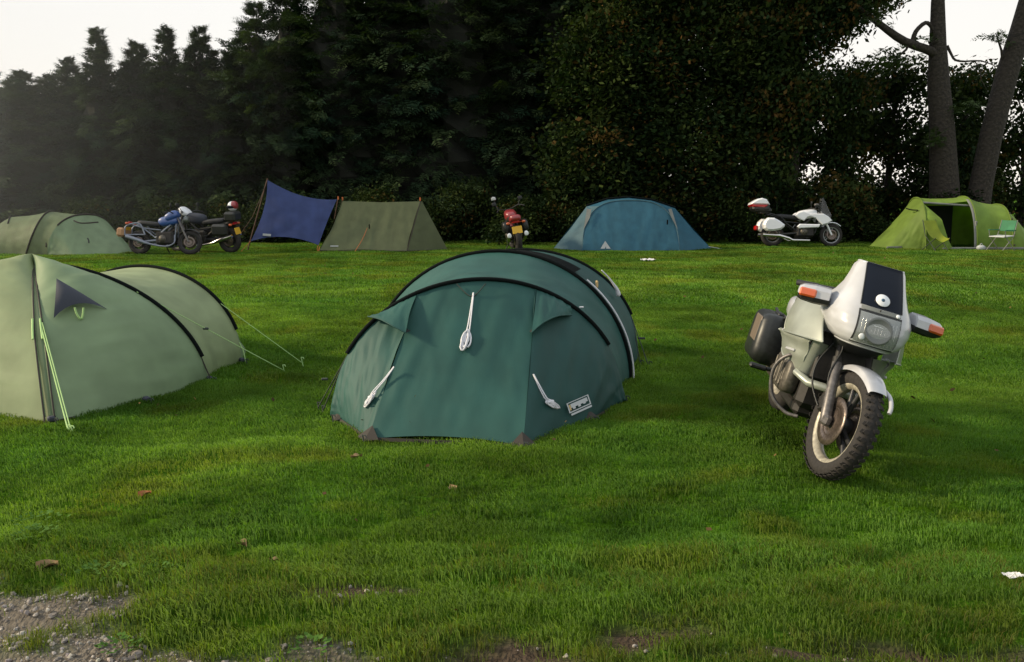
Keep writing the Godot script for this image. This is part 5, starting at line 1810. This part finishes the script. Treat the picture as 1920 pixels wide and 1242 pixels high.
func rolled(sh: Sh, g: Array):   # a rounded return along the four edges of a moulded panel
	var e := [Array(g[0]), Array(g[-1]), [], []]
	for row in g:
		e[2].append(row[0])
		e[3].append(row[-1])
	for q in e:
		if q[0].distance_to(q[-1]) > 0.02:
			sh.tube(q, 0.0055, 6)
func _sheet(g: Array) -> Sh:
	var s := Sh.new()
	s.grid(g)
	return s

func bike_common(o: Node3D, d: Dictionary) -> Transform3D:
	var sh: Sh
	var wb: float = d.get("wb", 1.5)
	var zf := wb * 0.5
	var fr: float = d.get("fr", 0.31)
	var rr: float = d.get("rr", 0.31)
	var piv := Vector3(0, 0.92, zf - 0.32)
	var axis := Vector3(0, cos(0.46), -sin(0.46))
	var st := Basis(axis, deg_to_rad(d.get("steer", 10.0)))
	var S := Transform3D(st, piv - st * piv)
	var fa := Vector3(0, fr, zf)
	wheel(o, "front_wheel", S * fa, fr, 0.11, d.rim, d.spoke, d.get("spokes", 3), st, true, false, 28)
	wheel(o, "rear_wheel", Vector3(0, rr, -zf), rr, 0.14, d.rim, d.spoke, d.get("spokes", 3), Basis(), true, false, 28)
	for s in [-1.0, 1.0]:
		sh = Sh.new()
		sh.x = S
		sh.tube([fa + Vector3(s * 0.09, 0, -0.015), fa + Vector3(s * 0.09, 0.3, -0.16), fa + Vector3(s * 0.09, 0.62, -0.31)], [0.028, 0.027, 0.021], 8)
		part("fork_leg", sh, d.fork, o)
	sh = Sh.new()
	sh.x = S
	sh.tube(curve([Vector3(-0.36, 1.0, zf - 0.58), Vector3(-0.25, 1.05, zf - 0.46), Vector3(-0.08, 1.0, zf - 0.36), Vector3(0.08, 1.0, zf - 0.36), Vector3(0.25, 1.05, zf - 0.46), Vector3(0.36, 1.0, zf - 0.58)]), 0.014, 7)
	part("handlebar", sh, M.black_plastic, o)
	for s in [-1.0, 1.0]:
		sh = Sh.new()
		sh.x = S
		var mp := Vector3(s * 0.34, 1.2, zf - 0.42)
		sh.tube([Vector3(s * 0.24, 1.05, zf - 0.46), mp], 0.007, 6)
		sh.pod(mp, Vector3(0.06, 0.05, 0.02), 0.7)
		part("mirror", sh, M.black_plastic, o)
	sh = Sh.new()
	sh.x = S
	var rows := []
	for i in 13:
		var a := deg_to_rad(lerpf(-50.0, 45.0, i / 12.0))
		var row := PackedVector3Array()
		for j in 7:
			var b := PI * (j / 6.0)
			row.append(fa + Vector3(-cos(b) * 0.075, cos(a) * (fr + 0.015 + 0.03 * sin(b)), sin(a) * (fr + 0.015 + 0.03 * sin(b))))
		rows.append(row)
	sh.grid(rows)
	part("front_mudguard", sh, d.guard, o)
	sh = Sh.new()
	sh.box(Vector3(0, 0.42, 0.06), Vector3(0.34, 0.34, 0.48), 0.05)
	sh.box(Vector3(0, 0.27, 0.02), Vector3(0.22, 0.12, 0.4), 0.03)
	part("engine", sh, M.engine_dark, o)
	for s in [-1.0, 1.0]:
		sh = Sh.new()
		sh.x = Transform3D(Basis(), Vector3(0, 0.40, 0.02))
		sh.lathe([Vector2(0, s * 0.205), Vector2(0.07, s * 0.2), Vector2(0.1, s * 0.17), Vector2(0.1, s * 0.12)], 18)
		part("engine_cover", sh, d.get("cover", M.engine_metal), o)
	sh = Sh.new()
	sh.tube([Vector3(0.1, 0.36, -0.12), Vector3(0.11, rr, -zf)], [0.035, 0.03], 8)
	sh.tube([Vector3(-0.1, 0.36, -0.12), Vector3(-0.11, rr, -zf)], [0.035, 0.03], 8)
	part("swing_arm", sh, d.get("frame", M.black_plastic), o)
	sh = Sh.new()
	for s in [-1.0, 1.0]:
		sh.tube([Vector3(s * 0.03, 0.88, zf - 0.34), Vector3(s * 0.12, 0.66, 0.1), Vector3(s * 0.13, 0.42, -0.18)], 0.026, 7)
		sh.tube([Vector3(s * 0.04, 0.84, zf - 0.34), Vector3(s * 0.1, 0.38, 0.33), Vector3(s * 0.1, 0.22, 0.1)], 0.02, 7)
		sh.tube([Vector3(s * 0.12, 0.62, -0.05), Vector3(s * 0.12, 0.66, -0.45), Vector3(s * 0.1, 0.76, -0.85)], 0.018, 7)
		sh.tube([Vector3(s * 0.13, 0.42, -0.18), Vector3(s * 0.12, 0.66, -0.5)], 0.018, 7)
	part("frame", sh, d.get("frame", M.black_plastic), o)
	sh = Sh.new()
	sh.pod(Vector3(0, 0.86, 0.12), Vector3(0.15, 0.13, 0.28), 0.7, Basis(Vector3.RIGHT, -0.12))
	part("fuel_tank", sh, d.tank, o)
	sh = Sh.new()
	sh.pod(Vector3(0, 0.79, -0.38), Vector3(0.14, 0.065, 0.34), 0.55, Basis(Vector3.RIGHT, 0.1))
	part("seat", sh, M.seat_black, o)
	for s in d.get("pipes", [-1.0]):
		sh = Sh.new()
		sh.tube(curve([Vector3(s * 0.08, 0.5, 0.3), Vector3(s * 0.14, 0.3, 0.33), Vector3(s * 0.17, 0.2, 0.1), Vector3(s * 0.18, 0.27, -0.35), Vector3(s * 0.19, 0.36, -0.62), Vector3(s * 0.2, 0.46, -0.95)], 3), [0.02, 0.02, 0.02, 0.02, 0.02, 0.02, 0.022, 0.024, 0.026, 0.03, 0.045, 0.05, 0.05, 0.05, 0.05, 0.045], 8)
		part("exhaust", sh, d.pipe, o)
	sh = Sh.new()
	sh.tube([Vector3(0.12, 0.26, -0.05), Vector3(0.28, 0.02, 0.0)], 0.012, 6)
	part("side_stand", sh, M.black_plastic, o)
	return S

func plate_and_lights(o: Node3D, z: float, y: float):
	var sh := Sh.new()
	sh.box(Vector3(0, y, z), Vector3(0.23, 0.17, 0.012), 0.004, Basis(Vector3.RIGHT, 0.25))
	var pl := part("number_plate", sh, M.plate_yellow, o)
	sh = Sh.new()   # the characters are too small in the photograph to read: plain strokes
	sh.box(Vector3(0, y + 0.19, z + 0.06), Vector3(0.16, 0.07, 0.05), 0.015)
	part("tail_lamp", sh, M.red_lens, o)
	for s in [-1.0, 1.0]:
		sh = Sh.new()
		sh.tube([Vector3(s * 0.06, y + 0.17, z + 0.08), Vector3(s * 0.14, y + 0.17, z + 0.08)], 0.008, 6)
		sh.pod(Vector3(s * 0.18, y + 0.17, z + 0.07), Vector3(0.045, 0.03, 0.035), 0.7)
		part("indicator", sh, M.amber_lens, o)
func build_white_bike():
	var o := thing("touring_motorcycle", "white touring motorcycle with panniers, standing side on under the trees", "motorcycle", Vector3(8.57, 0.0, -25.3))
	o.basis = Basis(Vector3.UP, deg_to_rad(88.0)) * Basis(Vector3.BACK, deg_to_rad(-5.0))
	o.scale = Vector3.ONE * 1.1
	bike_common(o, {"wb": 1.56, "rim": M.rim_grey, "spoke": M.rim_grey, "fork": M.white_paint, "guard": M.white_paint, "tank": M.white_paint, "pipe": M.chrome, "cover": M.engine_metal, "steer": 3.0, "spokes": 3, "pipes": []})
	var zy := func(list: Array) -> PackedVector2Array:
		var out := PackedVector2Array()
		for p in list:
			out.append(Vector2((p[0] - 1090.0) / 680.0, (1000.0 - p[1]) / 680.0))
		return out
	var sh: Sh
	for s in [-1.0, 1.0]:
		sh = Sh.new()
		sh.extr(zy.call([[325, 610], [350, 540], [410, 485], [520, 490], [620, 545], [710, 612], [700, 655], [640, 700], [500, 725], [400, 720], [345, 680]]), s * 0.2, s * 0.44, 0.045)
		part("pannier", sh, M.white_paint, o)
		sh = Sh.new()
		sh.extr(zy.call([[920, 440], [985, 385], [1060, 362], [1190, 408], [1330, 405], [1440, 408], [1530, 460], [1595, 530], [1520, 580], [1420, 610], [1370, 560], [1300, 490], [1200, 455], [1150, 470], [1090, 535], [1000, 500]]), s * 0.13, s * 0.21, 0.02)
		part("fairing", sh, M.white_paint, o)
		sh = Sh.new()
		sh.extr(zy.call([[960, 640], [1010, 592], [1380, 600], [1355, 655], [1000, 672]]), s * 0.17, s * 0.24, 0.02)
		part("lower_fairing", sh, M.white_paint, o)
		sh = Sh.new()
		sh.tube([Vector3(s * 0.2, 0.16, 0.16), Vector3(s * 0.22, 0.17, -0.3), Vector3(s * 0.23, 0.22, -0.4), Vector3(s * 0.24, 0.29, -0.66), Vector3(s * 0.25, 0.32, -1.1)], [0.03, 0.035, 0.04, 0.05, 0.05], 10)
		part("exhaust", sh, M.chrome, o)
		sh = Sh.new()
		sh.tube([Vector3(s * 0.15, 0.83, -0.95), Vector3(s * 0.17, 0.88, -0.9), Vector3(s * 0.16, 0.80, -0.62), Vector3(s * 0.15, 0.68, -0.5)], 0.018, 7)
		part("grab_rail", sh, M.black_plastic, o)
	sh = Sh.new()
	sh.extr(zy.call([[1400, 410], [1410, 250], [1425, 120], [1450, 120], [1530, 300], [1600, 440], [1590, 530]]), -0.13, 0.13, 0.02)
	part("windscreen", sh, M.tinted_screen, o)
	sh = Sh.new()
	sh.box(Vector3(0, 0.97, -1.02), Vector3(0.30, 0.14, 0.38), 0.05)
	sh.box(Vector3(0, 1.05, -1.14), Vector3(0.42, 0.20, 0.46), 0.05)
	part("top_box", sh, M.black_case, o)
	sh = Sh.new()
	sh.extr(zy.call([[130, 240], [150, 200], [250, 140], [330, 125], [410, 150], [470, 245]]), -0.23, 0.23, 0.035)
	part("top_box_lid", sh, M.white_paint, o)
	sh = Sh.new()
	sh.extr(zy.call([[135, 244], [440, 248], [380, 295], [170, 285]]), -0.232, 0.232, 0.02)
	part("red_band", sh, M.red_lens, o)
	sh = Sh.new()
	sh.box(Vector3(0, 0.50, -1.22), Vector3(0.2, 0.12, 0.08), 0.02)
	part("tail_lamp", sh, M.red_lens, o)
	sh = Sh.new()
	sh.pod(Vector3(0, 0.80, 0.66), Vector3(0.1, 0.09, 0.07), 0.7)
	part("headlamp", sh, M.lens_back, o)
	sh = Sh.new()
	sh.pod(Vector3(-0.3, 1.1, 0.28), Vector3(0.05, 0.035, 0.06), 0.7)
	part("mirror_back", sh, M.fork_grey, o)

func build_bikes():
	build_main_bike()
	build_white_bike()
	# red motorcycle seen from behind
	var o := thing("motorcycle", "red motorcycle with a yellow number plate, seen from behind beyond the green tent", "motorcycle", Vector3(0.12, 0.0, -23.6))
	o.basis = Basis(Vector3.UP, deg_to_rad(186.0)) * Basis(Vector3.BACK, deg_to_rad(-9.0))
	o.scale = Vector3.ONE * 1.14
	bike_common(o, {"rim": M.rim_dark, "spoke": M.rim_dark, "fork": M.fork_grey, "guard": M.red_paint, "tank": M.red_paint, "pipe": M.chrome, "steer": 12.0, "pipes": [-1.0, 1.0]})
	plate_and_lights(o, -0.98, 0.55)
	var sh := Sh.new()
	sh.pod(Vector3(0, 0.80, -0.8), Vector3(0.14, 0.08, 0.22), 0.6, Basis(Vector3.RIGHT, 0.2))
	part("tail_cowl", sh, M.red_paint, o)
	sh = Sh.new()
	sh.pod(Vector3(0.33, 1.30, 0.30), Vector3(0.062, 0.055, 0.02), 0.7)
	sh.tube([Vector3(0.27, 1.02, 0.2), Vector3(0.33, 1.30, 0.31)], 0.008, 6)
	part("mirror_shell", sh, M.black_plastic, o)
	sh = Sh.new()
	sh.x = Transform3D(Basis(Vector3(0, -0.35, -1).normalized(), Vector3.UP, Vector3.RIGHT).orthonormalized(), Vector3(0.33, 1.30, 0.276))
	sh.lathe([Vector2(0, 0.004), Vector2(0.052, 0.003), Vector2(0.056, 0), Vector2(0.05, -0.006)], 20)
	part("mirror_glass", sh, M.badge_white, o)
	for s in [-1.0, 1.0]:
		sh = Sh.new()
		sh.pod(Vector3(s * 0.22, 0.62, -0.6), Vector3(0.09, 0.14, 0.2), 0.6)
		part("pannier", sh, M.black_case, o)
		sh = Sh.new()
		sh.pod(Vector3(s * 0.2, 0.44, -0.97), Vector3(0.05, 0.05, 0.02), 0.8)
		part("exhaust_end", sh, M.badge_white, o)
	# blue tanked motorcycle at the left
	o = thing("motorcycle", "motorcycle with a bright blue tank and silver frame, right of the far sage tent", "motorcycle", Vector3(-9.0, 0.0, -22.1))
	o.basis = Basis(Vector3.UP, deg_to_rad(84.0)) * Basis(Vector3.BACK, deg_to_rad(-7.0))
	bike_common(o, {"wb": 1.36, "rim": M.rim_dark, "spoke": M.rim_dark, "spokes": 16, "fork": M.fork_grey, "guard": M.black_plastic, "tank": M.blue_paint, "pipe": M.frame_silver, "frame": M.frame_silver, "pipes": [-1.0, 1.0], "steer": 14.0})
	plate_and_lights(o, -1.0, 0.62)
	sh = Sh.new()
	sh.tube(curve([Vector3(-0.17, 0.5, -1.0), Vector3(-0.17, 0.72, -0.95), Vector3(-0.17, 0.78, -0.6), Vector3(-0.16, 0.5, -0.45)]), 0.022, 7)
	sh.tube(curve([Vector3(0.17, 0.5, -1.0), Vector3(0.17, 0.72, -0.95), Vector3(0.17, 0.78, -0.6), Vector3(0.16, 0.5, -0.45)]), 0.022, 7)
	sh.tube([Vector3(-0.17, 0.5, -1.0), Vector3(-0.16, 0.5, -0.45)], 0.018, 7)
	part("luggage_rack", sh, M.frame_silver, o)
	sh = Sh.new()
	sh.box(Vector3(0, 0.56, -1.1), Vector3(0.5, 0.24, 0.2), 0.05, Basis(Vector3.RIGHT, 0.1))
	part("tan_bag", sh, M.tan_case, o)
	sh = Sh.new()
	sh.pod(Vector3(-0.03, 0.98, 0.22), Vector3(0.16, 0.12, 0.2), 0.75, Basis(Vector3.RIGHT, -0.5))
	part("tank_bag", sh, M.blue_paint, o)
	sh = Sh.new()
	sh.pod(Vector3(0, 0.90, 0.58), Vector3(0.09, 0.09, 0.08), 0.9)
	part("headlamp", sh, M.lens_back, o)
	# black motorcycle with a top box
	o = thing("motorcycle", "black motorcycle with a yellow plate and a red and white helmet on its top box", "motorcycle", Vector3(-8.25, 0.0, -22.9))
	o.basis = Basis(Vector3.UP, deg_to_rad(-104.0)) * Basis(Vector3.BACK, deg_to_rad(-6.0))
	o.scale = Vector3.ONE * 1.06
	bike_common(o, {"wb": 1.5, "rim": M.rim_dark, "spoke": M.rim_dark, "fork": M.fork_grey, "guard": M.black_plastic, "tank": M.dark_cloth, "pipe": M.chrome, "pipes": [1.0, -1.0], "steer": -12.0})
	plate_and_lights(o, -1.0, 0.56)
	sh = Sh.new()
	sh.pod(Vector3(0, 0.78, 0.62), Vector3(0.10, 0.10, 0.09), 0.9)
	part("headlamp", sh, M.badge_white, o)
	sh = Sh.new()
	sh.pod(Vector3(0, 1.03, 0.42), Vector3(0.15, 0.08, 0.16), 0.7, Basis(Vector3.RIGHT, -0.6))
	part("cockpit_fairing", sh, M.white_paint, o)
	sh = Sh.new()
	sh.box(Vector3(0, 0.92, -0.90), Vector3(0.36, 0.24, 0.32), 0.05)
	sh.tube([Vector3(0.1, 0.74, -0.6), Vector3(0.1, 0.8, -0.95)], 0.014, 6)
	sh.tube([Vector3(-0.1, 0.74, -0.6), Vector3(-0.1, 0.8, -0.95)], 0.014, 6)
	part("top_box", sh, M.black_case, o)
	for s in [-1.0, 1.0]:
		sh = Sh.new()
		sh.box(Vector3(s * 0.27, 0.62, -0.68), Vector3(0.17, 0.28, 0.42), 0.05)
		part("pannier", sh, M.black_case, o)
	# helmets
	for h in [[Vector3(-7.38, 1.10, -22.72), "red and white helmet on the top box of the black motorcycle"], ]:
		var hm := thing("helmet", h[1], "helmet", h[0])
		sh = Sh.new()
		sh.pod(Vector3(0, 0.13, 0), Vector3(0.125, 0.13, 0.15), 0.9)
		part("shell", sh, M.white_paint, hm)
		sh = Sh.new()
		sh.pod(Vector3(0.04, 0.15, 0), Vector3(0.10, 0.118, 0.153), 0.9)
		part("red_stripe", sh, M.red_paint, hm)
		sh = Sh.new()
		sh.pod(Vector3(-0.02, 0.11, 0.06), Vector3(0.115, 0.05, 0.105), 0.8)
		part("visor", sh, M.screen_navy, hm)

# ---------------------------------------------------------------- small things
func build_small():
	var sh: Sh
	# folding chair by the lime tent
	var o := thing("folding_chair", "green and white folding camp chair in front of the lime tent", "chair", Vector3(13.45, 0.0, -23.5), -1.15)
	sh = Sh.new()
	sh.box(Vector3(0, 0.40, 0), Vector3(0.46, 0.03, 0.42), 0.012, Basis(Vector3.RIGHT, 0.06))
	part("seat", sh, M.label_white, o)
	sh = Sh.new()
	sh.box(Vector3(0, 0.68, -0.24), Vector3(0.44, 0.30, 0.025), 0.01, Basis(Vector3.RIGHT, -0.2))
	part("backrest", sh, M.chair_green, o)
	for s in [-1.0, 1.0]:
		sh = Sh.new()
		sh.tube([Vector3(s * 0.24, 0.0, 0.26), Vector3(s * 0.24, 0.4, -0.16), Vector3(s * 0.23, 0.84, -0.28)], 0.012, 6)
		part("leg", sh, M.grey_trim, o)
		sh = Sh.new()
		sh.tube([Vector3(s * 0.24, 0.0, -0.26), Vector3(s * 0.24, 0.4, 0.16), Vector3(s * 0.24, 0.56, 0.2)], 0.012, 6)
		part("leg", sh, M.grey_trim, o)
		sh = Sh.new()
		sh.box(Vector3(s * 0.25, 0.57, 0.0), Vector3(0.05, 0.025, 0.42), 0.01)
		part("armrest", sh, M.chair_green, o)
	# slung lime chair left of the door
	o = thing("folding_chair", "yellow green slung camp chair left of the open door of the lime tent", "chair", Vector3(11.7, 0.0, -23.6), 0.35)
	var rows := []
	for i in 13:
		var t := i / 12.0
		var row := PackedVector3Array()
		for j in 9:
			var u := j / 8.0 - 0.5
			var y := 0.30 + 0.52 * pow(t, 2.2) + 0.09 * absf(u) * (1.0 - t)
			row.append(Vector3(u * (0.50 - 0.06 * t), y - 0.06 * (1.0 - 4.0 * u * u) * (1.0 - t), 0.24 - 0.5 * t))
		rows.append(row)
	part("sling", _sheet(rows), M.chair_lime, o)
	for s in [-1.0, 1.0]:
		sh = Sh.new()
		sh.tube([Vector3(s * 0.22, 0, 0.24), Vector3(s * 0.24, 0.42, -0.14), Vector3(s * 0.23, 0.84, -0.28)], 0.011, 6)
		sh.tube([Vector3(s * 0.22, 0, -0.26), Vector3(s * 0.25, 0.36, 0.24)], 0.011, 6)
		part("leg", sh, M.cord_dark, o)
	sh = Sh.new()
	sh.tube([Vector3(-0.22, 0.02, 0.24), Vector3(0.22, 0.02, -0.26)], 0.01, 6)
	part("brace", sh, M.cord_dark, o)
	# white bag by the door
	o = thing("bag", "small white bag on the grass right of the open door of the lime tent", "bag", Vector3(13.05, 0.0, -23.75))
	sh = Sh.new()
	sh.pod(Vector3(0, 0.07, 0), Vector3(0.12, 0.07, 0.08), 0.8)
	part("body", sh, M.label_white, o)
	sh = Sh.new()
	sh.tube(curve([Vector3(-0.05, 0.12, 0), Vector3(0, 0.19, 0), Vector3(0.05, 0.12, 0)]), 0.008, 5)
	part("handle", sh, M.label_white, o)
	# litter
	for q in [[Vector3(3.22, 0.0, -20.2), 0.17, 0.10, "crumpled white paper on the grass in front of the blue dome tent"], [Vector3(2.09, 0.0, -3.34), 0.04, 0.022, "white paper scrap in the grass at the right picture edge"]]:
		rows = []
		for i in 7:
			var row := PackedVector3Array()
			for j in 9:
				row.append(Vector3((j / 8.0 - 0.5) * q[1] * 2, 0.05 + 0.25 * q[1] * (0.35 + na.get_noise_2d(i * 40.0, j * 40.0 + q[1] * 900.0)), (i / 6.0 - 0.5) * q[2] * 2))
			rows.append(row)
		var p := part("paper", _sheet(rows), M.white_paper)
		p.position = q[0]
		p.position.y = gh(q[0].x, q[0].z) - 0.012
		p.rotation.y = 0.3
		tag(p, q[3], "paper")
	# fallen leaves
	var ls := [[-0.93, -4.9, 0.032, 0, "tan fallen leaf on the grass before the green tent's front left corner"], [-0.33, -4.53, 0.036, 0, "broad tan fallen leaf on the grass before the middle of the green tent"], [-1.95, -4.32, 0.030, 1, "orange fallen leaf in the dip of the grass at left"], [-1.25, -3.72, 0.032, 0, "pale upright fallen leaf in the grass left of the middle"], [-1.05, -3.55, 0.02, 0, "small tan fallen leaf nearest the bare earth patches"], [-2.0, -3.45, 0.04, 0, "long dry leaf at the edge of the gravel at left"]]
	for q in ls:
		rows = []
		for i in 7:
			var t := i / 6.0
			var row := PackedVector3Array()
			for j in 5:
				var u := j / 4.0 - 0.5
				row.append(Vector3((t - 0.5) * q[2] * 2.2, 0.028 + q[2] * (u * u * 2.4 * (1.0 if j < 2 else 0.4) - 0.25 + 0.5 * sin(t * 5.0 + q[0]) * (0.3 + u)), u * q[2] * 1.6 * sin(PI * clampf(t, 0.04, 0.96))))
			rows.append(row)
		var p := part("fallen_leaf", _sheet(rows), M.dead_leaf_orange if q[3] else M.dead_leaf)
		p.position = Vector3(q[0], gh(q[0], q[1]) - 0.01, q[1])
		p.rotation.y = q[0] * 3.0
		tag(p, q[4], "leaf", "leaves fallen on the grass")
	# broad leaved weeds along the edge of the gravel
	var rng := RandomNumberGenerator.new()
	rng.seed = 5
	var weeds := [[-2.3, -3.95, 0.13, "dark clover patch at the left picture edge"], [-2.22, -3.78, 0.10, "low dark weed just below the clover patch at left"], [-1.72, -3.36, 0.10, "leafy weed on the bank above the gravel"], [-1.5, -3.4, 0.09, "leafy weed right of the one above the gravel"], [-0.78, -3.42, 0.09, "small pale weed left of the middle earth patch"], [-0.72, -2.82, 0.08, "green weed between the stones at the bottom edge"], [-1.42, -2.85, 0.07, "low weed tuft growing in the gravel"]]
	for w in weeds:
		sh = Sh.new()
		for i in 46:
			var a := rng.randf() * TAU
			var r: float = w[2] * sqrt(rng.randf())
			var b := Vector3(cos(a) * r, 0.02 + 0.045 * rng.randf() * (1.2 - r / w[2]), sin(a) * r * 0.7)
			var d := Vector3(cos(a + rng.randf() - 0.5), rng.randf_range(0.0, 0.7), sin(a + rng.randf() - 0.5)).normalized()
			var l := rng.randf_range(0.014, 0.026)
			var q := d.cross(Vector3.UP).normalized() * l * 0.42
			sh.quad(b, b + d * l * 0.5 + q, b + d * l, b + d * l * 0.5 - q)
			sh.tri(b + Vector3(0, -0.05, 0), b, b + q * 0.1)
		sh.flush(false, false)
		var p := part("weed", sh, M.weed_leaf)
		p.position = Vector3(w[0], gh(w[0], w[1]), w[1])
		tag(p, w[3], "weed", "weeds along the bare edge")


func _ready():
	na.seed = 11
	na.frequency = 0.03
	na.noise_type = FastNoiseLite.TYPE_SIMPLEX_SMOOTH
	na.fractal_octaves = 2
	nb.seed = 19
	nb.frequency = 0.03
	nb.noise_type = FastNoiseLite.TYPE_SIMPLEX_SMOOTH
	nb.fractal_octaves = 2
	var cam := Camera3D.new()
	cam.name = "camera"
	cam.position = Vector3(0, 1.6, 0)
	cam.rotation_degrees = Vector3(-9.276, 0, 0)
	cam.fov = 42.5
	cam.far = 1200.0
	add_child(cam)
	var sky_mat := ProceduralSkyMaterial.new()
	sky_mat.sky_top_color = Color(0.90, 0.925, 0.95)
	sky_mat.sky_horizon_color = Color(1.0, 0.97, 0.92)
	sky_mat.sky_curve = 0.2
	sky_mat.sky_energy_multiplier = 0.92
	sky_mat.ground_bottom_color = Color(0.2, 0.22, 0.16)
	sky_mat.ground_horizon_color = Color(0.5, 0.5, 0.45)
	var env := Environment.new()
	env.background_mode = Environment.BG_SKY
	env.sky = Sky.new()
	env.sky.sky_material = sky_mat
	env.tonemap_mode = Environment.TONE_MAPPER_LINEAR
	env.tonemap_exposure = 1.33
	env.sdfgi_enabled = true
	env.ssao_enabled = true
	env.ssil_enabled = true
	env.volumetric_fog_enabled = true
	env.volumetric_fog_density = 0.0
	var we := WorldEnvironment.new()
	we.name = "environment"
	we.environment = env
	add_child(we)
	var sun := DirectionalLight3D.new()
	sun.name = "sun"
	sun.light_energy = 1.3
	sun.light_color = Color(1.0, 0.92, 0.78)
	sun.light_angular_distance = 6.0
	sun.shadow_enabled = true
	add_child(sun)
	sun.look_at_from_position(Vector3.ZERO, -Vector3(-1.0, 0.48, -0.02))
	materials()
	for k in 7:
		var haze := FogVolume.new()
		haze.name = numbered("haze")
		haze.shape = RenderingServer.FOG_VOLUME_SHAPE_ELLIPSOID
		haze.size = Vector3(6.0 + 4.0 * k, 15.0 + 1.5 * k, 6.0 + 1.0 * k)
		haze.position = Vector3(-20.5, 4.5, -23.0)
		var fm := FogMaterial.new()
		fm.density = 0.0060 - 0.0007 * k + [0.024, 0.016, 0.006, 0.0, 0.0, 0.0, 0.0][k]
		fm.albedo = Color(0.94, 0.95, 0.93)
		haze.material = fm
		add_child(haze)
		tag(haze, "pale sunlit haze drifting before the conifers at the left edge", "haze", "haze at the left edge", "stuff")
	build_ground()
	build_trees()
	build_tents()
	build_bikes()
	build_small()
	build_gravel()
	build_grass()
	build_straw()
